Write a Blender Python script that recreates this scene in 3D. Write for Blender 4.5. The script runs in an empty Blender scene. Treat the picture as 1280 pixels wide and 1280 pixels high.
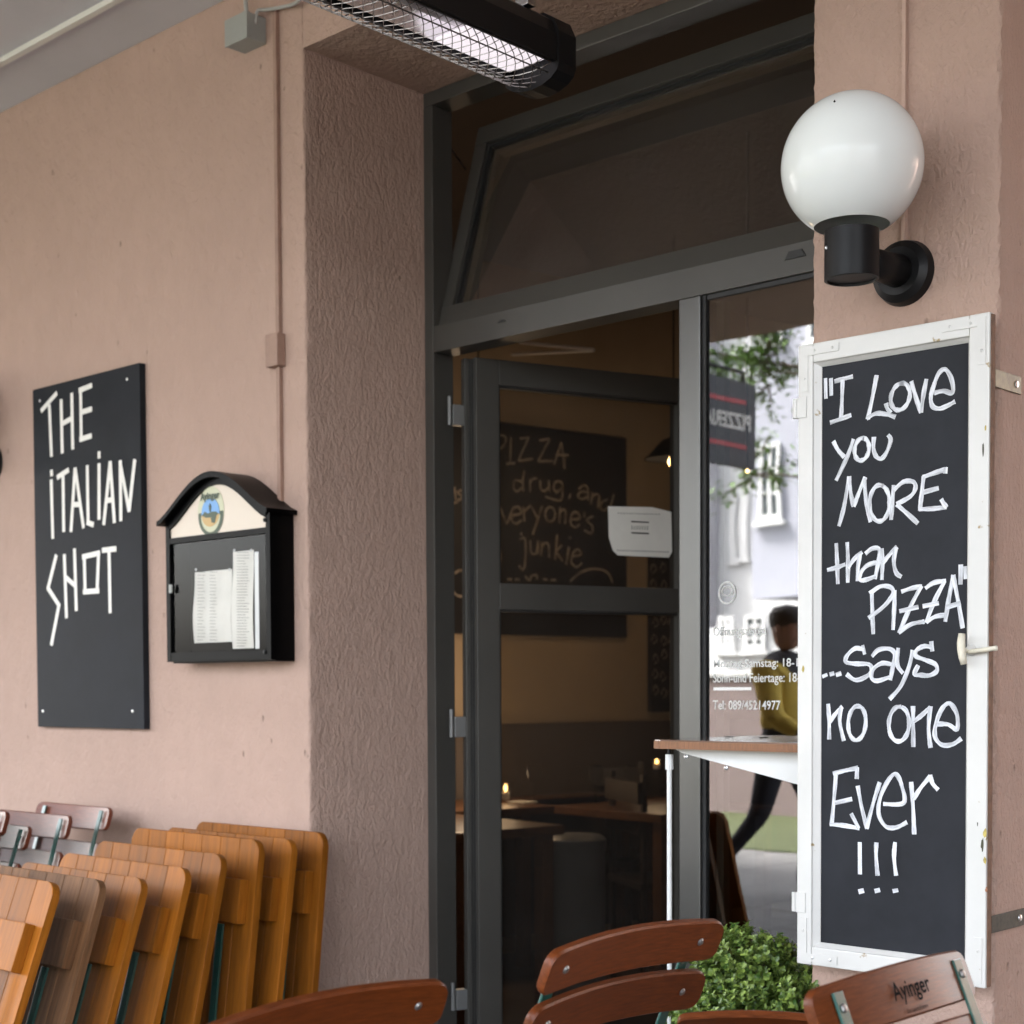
import bpy, bmesh, math, random
from mathutils import Vector, Matrix, Euler
random.seed(7)
S = bpy.context.scene
COL = S.collection
R = math.radians
# ------------------------------------------------------------------ camera
EYE = Vector((0.0, -2.7, 1.25))
F, PX, PY = 1942.0, 640.0, 932.0
CM = Matrix.Rotation(R(42.9), 3, 'Z') @ Matrix.Rotation(R(90 - 2.1), 3, 'X') @ Matrix.Rotation(-0.0045, 3, 'Z')
cam = bpy.data.objects.new('camera', bpy.data.cameras.new('camera'))
COL.objects.link(cam)
cam.matrix_world = Matrix.Translation(EYE) @ CM.to_4x4()
cam.data.sensor_width = 36.0
cam.data.lens = 36.0 * F / 1280.0
cam.data.shift_x = 0.0
cam.data.shift_y = (PY - 640.0) / 1280.0
cam.data.clip_start = 0.05
cam.data.clip_end = 2000
cam.data.dof.use_dof = True
cam.data.dof.focus_distance = 2.85
cam.data.dof.aperture_fstop = 5.6
S.camera = cam
# ------------------------------------------------------------------ world, sun, exposure
w = bpy.data.worlds.new('World'); S.world = w; w.use_nodes = True
nt = w.node_tree; nt.nodes.clear()
sky = nt.nodes.new('ShaderNodeTexSky'); sky.sky_type = 'NISHITA'; sky.sun_disc = False
SUN_EL, SUN_AZ = 50, -62        # azimuth: degrees from +Y towards +X (negative = left)
sky.sun_elevation = R(SUN_EL); sky.sun_rotation = R(SUN_AZ)
sky.air_density = 1.0; sky.dust_density = 5.0; sky.ozone_density = 1.0
bg = nt.nodes.new('ShaderNodeBackground'); bg.inputs['Strength'].default_value = 0.15
hs = nt.nodes.new('ShaderNodeHueSaturation'); hs.inputs['Saturation'].default_value = 0.35
wo = nt.nodes.new('ShaderNodeOutputWorld')
nt.links.new(sky.outputs[0], hs.inputs['Color']); nt.links.new(hs.outputs[0], bg.inputs['Color'])
nt.links.new(bg.outputs[0], wo.inputs['Surface'])
sun = bpy.data.objects.new('sun', bpy.data.lights.new('sun', 'SUN')); COL.objects.link(sun)
sun.data.energy = 2.6; sun.data.angle = R(12); sun.data.color = (1, .97, .93)
az = R(SUN_AZ); el = R(SUN_EL)
sd = Vector((math.sin(az) * math.cos(el), math.cos(az) * math.cos(el), math.sin(el)))
sun.rotation_euler = sd.to_track_quat('Z', 'Y').to_euler()
S.view_settings.view_transform = 'Standard'; S.view_settings.look = 'None'
S.view_settings.gamma = 1.0; S.view_settings.use_curve_mapping = False
S.view_settings.exposure = 3.96
S.cycles.use_denoising = True
S.cycles.max_bounces = 10; S.cycles.diffuse_bounces = 5; S.cycles.transparent_max_bounces = 16
S.cycles.glossy_bounces = 5; S.cycles.sample_clamp_indirect = 6.0
S.cycles.caustics_reflective = False; S.cycles.caustics_refractive = False
# ------------------------------------------------------------------ pixel -> place
def ray(px, py): return CM @ Vector((px - PX, PY - py, -F))
def hit(px, py, axis, v):
    d = ray(px, py); k = (v - EYE[axis]) / d[axis]; return EYE + d * k
def HY(px, py, y): return hit(px, py, 1, y)
def HX(px, py, x): return hit(px, py, 0, x)
def hitp(px, py, p, n):
    d = ray(px, py); k = (p - EYE).dot(n) / d.dot(n); return EYE + d * k
GY = 0.455                                # plane of the shop front glass
def VH(px, py, Yv):                      # a point seen reflected in the shop front glass, Yv metres of optical depth
    p = HY(px, py, EYE.y + Yv); return Vector((p.x, 2 * GY - p.y, p.z))
# ------------------------------------------------------------------ object helpers
def link(o): COL.objects.link(o); return o
def props(o, label=None, cat=None, group=None, kind=None):
    if label: o['label'] = label
    if cat: o['category'] = cat
    if group: o['group'] = group
    if kind: o['kind'] = kind
    return o
def thing(name, label, cat, loc=(0, 0, 0), rot=(0, 0, 0), group=None):
    o = bpy.data.objects.new(name, None); o.empty_display_size = .1
    o.location = loc; o.rotation_euler = rot; link(o)
    return props(o, label, cat, group)
def dup(root, loc=None, rot=None, label=None, group=None):
    def rec(o, par):
        c = o.copy(); COL.objects.link(c)
        if par: c.parent = par
        for ch in list(o.children): rec(ch, c)
        return c
    r = rec(root, None)
    if loc is not None: r.location = loc
    if rot is not None: r.rotation_euler = rot
    if label: r['label'] = label
    if group: r['group'] = group
    return r
def cmr(pts, n=6, closed=False):
    P = [Vector(p) for p in pts]
    if len(P) < 3: return P
    out = []; m = len(P); seg = m if closed else m - 1
    for i in range(seg):
        if closed: a, b, c, d = P[(i-1) % m], P[i], P[(i+1) % m], P[(i+2) % m]
        else: a, b, c, d = P[max(i-1, 0)], P[i], P[i+1], P[min(i+2, m-1)]
        for k in range(n):
            t = k / n
            out.append(.5 * ((2*b) + (c-a)*t + (2*a-5*b+4*c-d)*t*t + (3*b-a-3*c+d)*t**3))
    out.append(P[0] if closed else P[-1])
    return out
class MB:
    def __init__(s): s.bm = bmesh.new()
    def box(s, a, b, M=None, bev=0):
        a = Vector(a); b = Vector(b)
        lo = Vector([min(a[i], b[i]) for i in range(3)]); hi = Vector([max(a[i], b[i]) for i in range(3)])
        vs = [s.bm.verts.new((x, y, z)) for z in (lo.z, hi.z) for y in (lo.y, hi.y) for x in (lo.x, hi.x)]
        fs = [(0,2,3,1), (4,5,7,6), (0,1,5,4), (2,6,7,3), (0,4,6,2), (1,3,7,5)]
        F_ = [s.bm.faces.new([vs[i] for i in f]) for f in fs]
        if bev:
            es = list({e for f in F_ for e in f.edges})
            r = bmesh.ops.bevel(s.bm, geom=es, offset=bev, segments=2, affect='EDGES', profile=.6)
            vs = list({v for f in r['faces'] for v in f.verts} | {v for v in vs if v.is_valid})
        if M: bmesh.ops.transform(s.bm, matrix=M, verts=[v for v in vs if v.is_valid])
        return s
    def prism(s, poly, ax, lo, hi):
        # poly: 2D points in the two axes other than ax (in order), extruded along ax
        ot = [i for i in range(3) if i != ax]
        def mk(p, h):
            v = [0, 0, 0]; v[ot[0]] = p[0]; v[ot[1]] = p[1]; v[ax] = h; return s.bm.verts.new(v)
        A = [mk(p, lo) for p in poly]; B = [mk(p, hi) for p in poly]; n = len(poly)
        s.bm.faces.new(A); s.bm.faces.new(B[::-1])
        for i in range(n): s.bm.faces.new((A[i], B[i], B[(i+1) % n], A[(i+1) % n]))
        return s
    def tube(s, pts, r, n=8, caps=True, closed=False):
        pts = [Vector(p) for p in pts]; rings = []
        m = len(pts); up = None
        for i, p in enumerate(pts):
            if closed: t = pts[(i+1) % m] - pts[i-1]
            else: t = pts[min(i+1, m-1)] - pts[max(i-1, 0)]
            t.normalize()
            if up is None:
                up = t.orthogonal().normalized()
            up = (up - t * up.dot(t)).normalized(); q = t.cross(up)
            rr = r[i] if isinstance(r, (list, tuple)) else r
            rings.append([s.bm.verts.new(p + (up * math.cos(2*math.pi*k/n) + q * math.sin(2*math.pi*k/n)) * rr) for k in range(n)])
        for i in range(m if closed else m - 1):
            A, B = rings[i], rings[(i+1) % m]
            for k in range(n): s.bm.faces.new((A[k], A[(k+1) % n], B[(k+1) % n], B[k]))
        if caps and not closed:
            s.bm.faces.new(rings[0][::-1]); s.bm.faces.new(rings[-1])
        return s
    def lathe(s, prof, n=32, M=None):      # prof: (r, z)
        rings = []
        for r, z in prof:
            if r < 1e-6: rings.append([s.bm.verts.new((0, 0, z))])
            else: rings.append([s.bm.verts.new((r*math.cos(2*math.pi*k/n), r*math.sin(2*math.pi*k/n), z)) for k in range(n)])
        for A, B in zip(rings, rings[1:]):
            for k in range(n):
                k2 = (k+1) % n
                if len(A) == 1 and len(B) == 1: continue
                if len(A) == 1: s.bm.faces.new((A[0], B[k], B[k2]))
                elif len(B) == 1: s.bm.faces.new((A[k], A[k2], B[0]))
                else: s.bm.faces.new((A[k], A[k2], B[k2], B[k]))
        if M: bmesh.ops.transform(s.bm, matrix=M, verts=[v for R_ in rings for v in R_])
        return s
    def sheet(s, a, b, c, d):
        s.bm.faces.new([s.bm.verts.new(p) for p in (a, b, c, d)]); return s
    def build(s, name, m, parent=None, smooth=False, world=True, label=None, kind=None, recalc=True, auto=None):
        if recalc: bmesh.ops.recalc_face_normals(s.bm, faces=s.bm.faces)
        me = bpy.data.meshes.new(name)
        s.bm.to_mesh(me); s.bm.free()
        me.materials.append(m)
        if smooth or auto:
            for p in me.polygons: p.use_smooth = True
            if auto: me.set_sharp_from_angle(angle=R(auto))
        o = bpy.data.objects.new(name, me); link(o)
        if parent:
            o.parent = parent
            if world:                      # geometry given in world coordinates
                q = parent; L = Vector((0, 0, 0))
                chain = []
                while q: chain.append(q); q = q.parent
                M = Matrix.Identity(4)
                for q in reversed(chain): M = M @ Matrix.LocRotScale(q.location, q.rotation_euler, q.scale)
                me.transform(M.inverted())
        if label: o['label'] = label
        if kind: o['kind'] = kind
        return o
def solo(mb, name, m, label, cat, group=None, **k):
    """one mesh = one thing, origin moved to its base"""
    o = mb.build(name, m, **k)
    vs = [v.co.copy() for v in o.data.vertices]
    c = Vector((sum(v.x for v in vs)/len(vs), sum(v.y for v in vs)/len(vs), min(v.z for v in vs)))
    o.data.transform(Matrix.Translation(-c)); o.location = c
    return props(o, label, cat, group)
# ------------------------------------------------------------------ materials
def rgb(h):                                # sRGB 0..255 -> linear
    def f(c):
        c /= 255.0; return c/12.92 if c <= .04045 else ((c+.055)/1.055)**2.4
    return tuple(f(c) for c in h)
def pbr(name, col, rough=.5, metal=0, var=0, vscale=8, bump=0, bscale=60, bdist=.002, coat=0, stretch=(1,1,1),
        rnd=0, spec=.5, rvar=0, world=False, col2=None, thr=None, trans=0):
    m = bpy.data.materials.new(name); m.use_nodes = True; t = m.node_tree
    b = t.nodes['Principled BSDF']; L = t.links.new
    b.inputs['Base Color'].default_value = (*col, 1); b.inputs['Roughness'].default_value = rough
    b.inputs['Metallic'].default_value = metal; b.inputs['Coat Weight'].default_value = coat
    b.inputs['Coat Roughness'].default_value = .12; b.inputs['Specular IOR Level'].default_value = spec
    if world:
        g = t.nodes.new('ShaderNodeNewGeometry'); src = g.outputs['Position']
    else:
        g = t.nodes.new('ShaderNodeTexCoord'); src = g.outputs['Object']
    mp = t.nodes.new('ShaderNodeMapping'); mp.inputs['Scale'].default_value = stretch; L(src, mp.inputs[0])
    if rnd and not world:
        oi = t.nodes.new('ShaderNodeObjectInfo'); va = t.nodes.new('ShaderNodeVectorMath'); va.operation = 'ADD'
        ms = t.nodes.new('ShaderNodeMath'); ms.operation = 'MULTIPLY'; ms.inputs[1].default_value = 37.0
        L(oi.outputs['Random'], ms.inputs[0]); L(mp.outputs[0], va.inputs[0]); L(ms.outputs[0], va.inputs[1]); vec = va.outputs[0]
    else: vec = mp.outputs[0]
    cur = None
    if var or col2:
        n = t.nodes.new('ShaderNodeTexNoise'); n.inputs['Scale'].default_value = vscale; n.inputs['Detail'].default_value = 6
        n.inputs['Roughness'].default_value = .65; L(vec, n.inputs['Vector'])
        mx = t.nodes.new('ShaderNodeMix'); mx.data_type = 'RGBA'
        rp = t.nodes.new('ShaderNodeMapRange')
        lo, hi = thr if thr else (.3, .7)
        rp.inputs[1].default_value = lo; rp.inputs[2].default_value = hi
        L(n.outputs[0], rp.inputs[0]); L(rp.outputs[0], mx.inputs[0])
        c2 = col2 if col2 else tuple(min(1, c*(1+var)) for c in col); c1 = col if col2 else tuple(c*(1-var) for c in col)
        mx.inputs[6].default_value = (*c1, 1); mx.inputs[7].default_value = (*c2, 1); cur = mx.outputs[2]
        if rvar:
            r2 = t.nodes.new('ShaderNodeMapRange'); r2.inputs[3].default_value = max(0, rough-rvar); r2.inputs[4].default_value = min(1, rough+rvar)
            L(n.outputs[0], r2.inputs[0]); L(r2.outputs[0], b.inputs['Roughness'])
    if rnd:
        oi = t.nodes.new('ShaderNodeObjectInfo'); h = t.nodes.new('ShaderNodeHueSaturation')
        r3 = t.nodes.new('ShaderNodeMapRange'); r3.inputs[3].default_value = 1-rnd; r3.inputs[4].default_value = 1+rnd
        L(oi.outputs['Random'], r3.inputs[0]); L(r3.outputs[0], h.inputs['Value'])
        if cur: L(cur, h.inputs['Color'])
        else: h.inputs['Color'].default_value = (*col, 1)
        cur = h.outputs[0]
    if cur: L(cur, b.inputs['Base Color'])
    if bump:
        n2 = t.nodes.new('ShaderNodeTexNoise'); n2.inputs['Scale'].default_value = bscale; n2.inputs['Detail'].default_value = 4
        L(vec, n2.inputs['Vector'])
        bp = t.nodes.new('ShaderNodeBump'); bp.inputs['Strength'].default_value = bump; bp.inputs['Distance'].default_value = bdist
        L(n2.outputs[0], bp.inputs['Height']); L(bp.outputs[0], b.inputs['Normal'])
    return m
def plaster(name, col, strength, dist, vert=.4, sc=75):
    m = bpy.data.materials.new(name); m.use_nodes = True; t = m.node_tree; L = t.links.new
    b = t.nodes['Principled BSDF']; b.inputs['Roughness'].default_value = .85; b.inputs['Specular IOR Level'].default_value = .25
    g = t.nodes.new('ShaderNodeNewGeometry')
    def mapped(s):
        mp = t.nodes.new('ShaderNodeMapping'); mp.inputs['Scale'].default_value = s; L(g.outputs['Position'], mp.inputs[0]); return mp.outputs[0]
    def noise(vec, s, d=5, dis=0, r=.55):
        n = t.nodes.new('ShaderNodeTexNoise'); n.inputs['Scale'].default_value = s; n.inputs['Detail'].default_value = d
        n.inputs['Distortion'].default_value = dis; n.inputs['Roughness'].default_value = r; L(vec, n.inputs['Vector']); return n.outputs[0]
    def rng(x, a, b_, c, d):
        r = t.nodes.new('ShaderNodeMapRange'); 
        for i, v in enumerate((a, b_, c, d)): r.inputs[i+1].default_value = v
        L(x, r.inputs[0]); return r.outputs[0]
    def mix(f, a, c, mode='MIX'):
        mx = t.nodes.new('ShaderNodeMix'); mx.data_type = 'RGBA'; mx.blend_type = mode
        if isinstance(f, float): mx.inputs[0].default_value = f
        else: L(f, mx.inputs[0])
        for i, v in ((6, a), (7, c)):
            if isinstance(v, tuple): mx.inputs[i].default_value = (*v, 1)
            else: L(v, mx.inputs[i])
        return mx.outputs[2]
    v1 = mapped((1, 1, vert)); v0 = mapped((1, 1, 1))
    big = noise(v0, 1.6, 4); med = noise(v1, 14, 5, .4)
    c = mix(rng(big, .3, .7, 0, 1), tuple(x*.95 for x in col), tuple(x*1.04 for x in col))
    c = mix(rng(med, .25, .75, .0, .4), c, tuple(x*.84 for x in col))
    # small pits and specks of dirt
    vo = t.nodes.new('ShaderNodeTexVoronoi'); vo.inputs['Scale'].default_value = 22; L(mapped((1, 1, .55)), vo.inputs['Vector'])
    gate = rng(noise(v0, 9, 2), .56, .62, 0, 1)
    sp = rng(vo.outputs['Distance'], .07, .13, 1, 0)
    mm = t.nodes.new('ShaderNodeMath'); mm.operation = 'MULTIPLY'; L(gate, mm.inputs[0]); L(sp, mm.inputs[1])
    m2 = t.nodes.new('ShaderNodeMath'); m2.operation = 'MULTIPLY'; L(mm.outputs[0], m2.inputs[0]); m2.inputs[1].default_value = .5
    c = mix(m2.outputs[0], c, tuple(x*.45 for x in col))
    L(c, b.inputs['Base Color'])
    h1 = noise(v1, sc, 4, .6); h2 = noise(mapped((1, 1, vert*.6)), sc*.35, 3, 1.2)
    ad = t.nodes.new('ShaderNodeMath'); ad.operation = 'ADD'; L(h1, ad.inputs[0]); L(h2, ad.inputs[1])
    sb = t.nodes.new('ShaderNodeMath'); sb.operation = 'SUBTRACT'; L(ad.outputs[0], sb.inputs[0]); L(mm.outputs[0], sb.inputs[1])
    bp = t.nodes.new('ShaderNodeBump'); bp.inputs['Strength'].default_value = strength; bp.inputs['Distance'].default_value = dist
    L(sb.outputs[0], bp.inputs['Height']); L(bp.outputs[0], b.inputs['Normal'])
    return m
WALLC = (.44, .308, .250)
M_wall = plaster('plaster_smooth', WALLC, .8, .007, .7, 55)
M_pier = plaster('plaster_combed', WALLC, .75, .0075, .72, 105)
M_ceil = pbr('ceiling_paint', (.56, .555, .58), .9, var=.05, vscale=2, bump=.3, bscale=120, world=True)
M_trim = pbr('trim_paint', (.68, .67, .62), .6)
M_frame = pbr('frame_paint', (.055, .052, .046), .42, metal=.1, var=.1, vscale=3, bump=.05, bscale=400, spec=.5)
M_mull = pbr('mullion_metal', (.11, .11, .105), .34, metal=.75, var=.15, vscale=2.5, rvar=.12, stretch=(1, 1, .3))
M_gasket = pbr('gasket_rubber', (.012, .012, .012), .6)
M_bead = pbr('bead_paint', (.20, .20, .165), .5)
M_black = pbr('black_paint', (.0018, .0018, .002), .34, spec=.07, var=.3, vscale=30, bump=.06, bscale=300)
M_blackm = pbr('black_metal', (.006, .006, .0065), .42, spec=.22, bump=.05, bscale=500)
M_signb = pbr('sign_board', (.014, .0155, .019), .6, spec=.12, var=.25, vscale=5, rvar=.05, bump=.1, bscale=250, bdist=.001)
M_slate = pbr('slate_board', (.019, .0205, .025), .6, spec=.15, var=.38, vscale=3.2, rvar=.08, bump=.15, bscale=500, bdist=.0006)
M_white = pbr('white_tape', (.72, .70, .65), .5, var=.06, vscale=40)
M_steel = pbr('steel', (.55, .55, .55), .3, metal=1, var=.1, vscale=40)
M_brass = pbr('brass_worn', (.13, .115, .07), .5, metal=.7, var=.4, vscale=60)
M_greyp = pbr('grey_plastic', (.30, .31, .29), .55, var=.05)
M_cable = pbr('cable_grey', (.36, .36, .34), .5)
M_conduit = pbr('conduit_paint', (.30, .19, .145), .6, var=.12, vscale=20, bump=.1, bscale=90)
M_cream = pbr('cream_panel', (.62, .53, .43), .4)
M_paper = pbr('paper', (.70, .68, .62), .7, var=.05, vscale=12)
M_ink = pbr('ink', (.002, .002, .002), .8, spec=.05)
M_inkg = pbr('ink_grey', (.16, .155, .145), .8)
M_green = pbr('green_enamel', (.012, .075, .060), .28, coat=.5, var=.2, vscale=30, bump=.05, bscale=200)
M_chair = pbr('chair_wood', (.105, .026, .006), .38, coat=.1, spec=.2, var=.35, vscale=9, stretch=(3, 14, 30), rnd=.15, bump=.08, bscale=30, rvar=.08)
M_old = pbr('old_chair_wood', (.12, .030, .014), .40, spec=.3, coat=.04, var=.3, vscale=9, stretch=(3, 14, 30), rnd=.2)
M_plank = pbr('plank_wood', (.25, .082, .008), .5, spec=.12, coat=.05, var=.3, vscale=5, stretch=(16, 16, 1.1), rnd=.2, bump=.15, bscale=22, bdist=.001, rvar=.08)
M_plankd = pbr('weathered_plank', (.15, .072, .032), .65, spec=.2, var=.4, vscale=5, stretch=(16, 16, 1.1), rnd=.2, bump=.2, bscale=22)
M_edge = pbr('edge_wood', (.27, .098, .015), .4, coat=.2, var=.2, vscale=6, stretch=(12, 12, 1), rnd=.1)
M_shelf = pbr('shelf_wood', (.10, .045, .026), .22, coat=.7, var=.3, vscale=8, stretch=(2, 12, 12))
M_ply = pbr('plywood_edge', (.20, .085, .034), .55, var=.3, vscale=60, stretch=(6, 1, .6))
M_whitem = pbr('white_enamel', (.68, .69, .68), .35, var=.04)
M_leaf = pbr('box_leaf', (.075, .16, .022), .42, coat=.15, spec=.5)
M_stem = pbr('stem_bark', (.06, .045, .03), .8)
M_pot = pbr('terracotta', (.25, .10, .06), .8, var=.15)
M_pave = pbr('paving', (.13, .125, .12), .85, var=.15, vscale=5, bump=.3, bscale=80, world=True)
M_grass = pbr('grass', (.05, .062, .018), .9, var=.4, vscale=18, world=True, bump=.5, bscale=60, bdist=.02)
def sashpaint():
    m = pbr('white_sash_paint', (.60, .595, .57), .42, coat=.2, var=.05, vscale=6, bump=.12, bscale=90, bdist=.001)
    t = m.node_tree; L = t.links.new; b = t.nodes['Principled BSDF']
    cur = b.inputs['Base Color'].links[0].from_socket
    tc = t.nodes.new('ShaderNodeTexCoord')
    n = t.nodes.new('ShaderNodeTexNoise'); n.inputs['Scale'].default_value = 26; n.inputs['Detail'].default_value = 8; L(tc.outputs['Object'], n.inputs['Vector'])
    r = t.nodes.new('ShaderNodeMapRange'); r.inputs[1].default_value = .69; r.inputs[2].default_value = .72; L(n.outputs[0], r.inputs[0])
    mx = t.nodes.new('ShaderNodeMix'); mx.data_type = 'RGBA'; L(r.outputs[0], mx.inputs[0]); L(cur, mx.inputs[6]); mx.inputs[7].default_value = (.30, .22, .10, 1)
    L(mx.outputs[2], b.inputs['Base Color']); return m
M_sash = sashpaint()
def glassm(name, ior, tint=(1, 1, 1), rough=0.0, diffuse_mix=0):
    m = bpy.data.materials.new(name); m.use_nodes = True; t = m.node_tree; t.nodes.clear(); L = t.links.new
    o = t.nodes.new('ShaderNodeOutputMaterial'); mx = t.nodes.new('ShaderNodeMixShader')
    tr = t.nodes.new('ShaderNodeBsdfTransparent'); tr.inputs[0].default_value = (*tint, 1)
    gl = t.nodes.new('ShaderNodeBsdfGlossy'); gl.inputs['Roughness'].default_value = rough
    fr = t.nodes.new('ShaderNodeFresnel'); fr.inputs[0].default_value = ior
    # slight waviness of float glass
    tc = t.nodes.new('ShaderNodeTexCoord'); n = t.nodes.new('ShaderNodeTexNoise'); n.inputs['Scale'].default_value = 2.2
    bp = t.nodes.new('ShaderNodeBump'); bp.inputs['Strength'].default_value = .05; bp.inputs['Distance'].default_value = .01
    L(tc.outputs['Object'], n.inputs['Vector']); L(n.outputs[0], bp.inputs['Height']); L(bp.outputs[0], gl.inputs['Normal'])
    gg = t.nodes.new('ShaderNodeNewGeometry'); iv = t.nodes.new('ShaderNodeMath'); iv.operation = 'SUBTRACT'; iv.inputs[0].default_value = 1.0
    mu = t.nodes.new('ShaderNodeMath'); mu.operation = 'MULTIPLY'
    L(gg.outputs['Backfacing'], iv.inputs[1]); L(iv.outputs[0], mu.inputs[0]); L(fr.outputs[0], mu.inputs[1])
    L(mu.outputs[0], mx.inputs[0]); L(tr.outputs[0], mx.inputs[1]); L(gl.outputs[0], mx.inputs[2])
    if diffuse_mix:  # patchy pale grey diffuse mixed over the clear pane
        df = t.nodes.new('ShaderNodeBsdfDiffuse'); df.inputs[0].default_value = (.5, .48, .45, 1); m3 = t.nodes.new('ShaderNodeMixShader')
        n9 = t.nodes.new('ShaderNodeTexNoise'); n9.inputs['Scale'].default_value = 5; n9.inputs['Detail'].default_value = 6; L(tc.outputs['Object'], n9.inputs['Vector'])
        r9 = t.nodes.new('ShaderNodeMapRange'); r9.inputs[3].default_value = diffuse_mix*.4; r9.inputs[4].default_value = diffuse_mix*1.7; L(n9.outputs[0], r9.inputs[0])
        L(r9.outputs[0], m3.inputs[0]); L(mx.outputs[0], m3.inputs[1]); L(df.outputs[0], m3.inputs[2]); L(m3.outputs[0], o.inputs[0])
    else: L(mx.outputs[0], o.inputs[0])
    return m
M_glass = glassm('window_glass', 2.8, (.5, .5, .49))
M_glass2 = glassm('door_glass', 1.55, (.68, .66, .62), diffuse_mix=.014)
M_glass3 = glassm('thin_glass', 1.25, (.95, .95, .95))
M_glassT = glassm('fanlight_glass', 2.4, (.68, .62, .56), diffuse_mix=.034)
def chalkm(name, col, dens):
    m = bpy.data.materials.new(name); m.use_nodes = True; t = m.node_tree; L = t.links.new
    b = t.nodes['Principled BSDF']; b.inputs['Base Color'].default_value = (*col, 1); b.inputs['Roughness'].default_value = .9
    o = t.nodes['Material Output']; tr = t.nodes.new('ShaderNodeBsdfTransparent'); mx = t.nodes.new('ShaderNodeMixShader')
    uv = t.nodes.new('ShaderNodeUVMap')
    mp = t.nodes.new('ShaderNodeMapping'); mp.inputs['Scale'].default_value = (14, 2.2, 1); L(uv.outputs[0], mp.inputs[0])
    n = t.nodes.new('ShaderNodeTexNoise'); n.inputs['Scale'].default_value = 1.6; n.inputs['Detail'].default_value = 5; L(mp.outputs[0], n.inputs['Vector'])
    n2 = t.nodes.new('ShaderNodeTexNoise'); n2.inputs['Scale'].default_value = .9; L(uv.outputs[0], n2.inputs['Vector'])
    ad = t.nodes.new('ShaderNodeMath'); ad.operation = 'ADD'; L(n.outputs[0], ad.inputs[0]); L(n2.outputs[0], ad.inputs[1])
    r = t.nodes.new('ShaderNodeMapRange'); r.inputs[1].default_value = .80; r.inputs[2].default_value = 1.12
    r.inputs[3].default_value = dens*.48; r.inputs[4].default_value = dens
    L(ad.outputs[0], r.inputs[0]); L(r.outputs[0], mx.inputs[0]); L(tr.outputs[0], mx.inputs[1]); L(b.outputs[0], mx.inputs[2]); L(mx.outputs[0], o.inputs[0])
    return m
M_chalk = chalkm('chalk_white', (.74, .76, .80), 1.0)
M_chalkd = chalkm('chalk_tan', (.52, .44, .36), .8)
def emis(name, col, s):
    m = bpy.data.materials.new(name); m.use_nodes = True; b = m.node_tree.nodes['Principled BSDF']
    b.inputs['Base Color'].default_value = (*col, 1); b.inputs['Emission Color'].default_value = (*col, 1); b.inputs['Emission Strength'].default_value = s
    return m
# ------------------------------------------------------------------ ribbons of chalk / tape
def ribbons(strokes, to_world, wid, normal, off0, step=.00006, smooth=True, taper=True, closed_flags=None):
    bm = bmesh.new(); uvl = bm.loops.layers.uv.new('UVMap'); n = Vector(normal).normalized()
    for si, st in enumerate(strokes):
        pts = [to_world(*p) for p in st]
        if smooth and len(pts) > 2: pts = cmr(pts, 7)
        off = n * (off0 + si * step); L = 0; prev = None
        ph = random.uniform(0, 50)
        for i, p in enumerate(pts):
            t = (pts[min(i+1, len(pts)-1)] - pts[max(i-1, 0)])
            if t.length < 1e-6: continue
            t.normalize(); s_ = n.cross(t).normalized()
            if i: L += (p - pts[i-1]).length
            ww = wid * (.5 + ((.06*math.sin(i*.55+ph) + random.uniform(-.03, .03)) if taper else random.uniform(-.02, .02)))
            a = bm.verts.new(p + off + s_*ww); b = bm.verts.new(p + off - s_*ww)
            cur = (a, b, L)
            if prev:
                f = bm.faces.new((prev[0], a, b, prev[1]))
                for lp, uv in zip(f.loops, ((0, prev[2]), (0, L), (1, L), (1, prev[2]))): lp[uvl].uv = (uv[0] + ph, uv[1]*18 + ph)
            prev = cur
    mb = MB(); mb.bm.free(); mb.bm = bm; return mb
def ell(cx, cy, rx, ry, tilt=0, n=14, a0=0, a1=370):
    out = []
    for i in range(n+1):
        a = R(a0 + (a1-a0)*i/n) - math.pi/2
        x, y = rx*math.cos(a), ry*math.sin(a)
        out.append((cx + x + tilt*y, cy + y))
    return out
def text(body, size, M, mat, name, parent, xs=1, ext=0, align='LEFT', kind=None, bold=0):
    cu = bpy.data.curves.new('t', 'FONT'); cu.body = body; cu.size = size; cu.align_x = align; cu.extrude = ext; cu.offset = bold
    cu.resolution_u = 3
    o = bpy.data.objects.new('t', cu); COL.objects.link(o)
    dg = bpy.context.evaluated_depsgraph_get(); dg.update()
    me = bpy.data.meshes.new_from_object(o.evaluated_get(dg)); bpy.data.objects.remove(o); bpy.data.curves.remove(cu)
    me.materials.clear(); me.materials.append(mat)
    me.transform(M @ Matrix.Diagonal((xs, 1, 1, 1)))
    q = bpy.data.objects.new(name, me); link(q)
    if parent:
        q.parent = parent; ch = []; p = parent
        while p: ch.append(p); p = p.parent
        MM = Matrix.Identity(4)
        for p in reversed(ch): MM = MM @ Matrix.LocRotScale(p.location, p.rotation_euler, p.scale)
        me.transform(MM.inverted())
    return q
FRONT = Matrix.Rotation(math.pi/2, 4, 'X')      # text reading along +X, facing -Y
def smooth_rect(w_, h_, r, n=5):
    out = []
    for cx, cy, a in ((w_-r, r, -90), (w_-r, h_-r, 0), (r, h_-r, 90), (r, r, 180)):
        for k in range(n+1):
            t = R(a + 90*k/n); out.append((cx + r*math.cos(t), cy + r*math.sin(t)))
    return out
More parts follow.
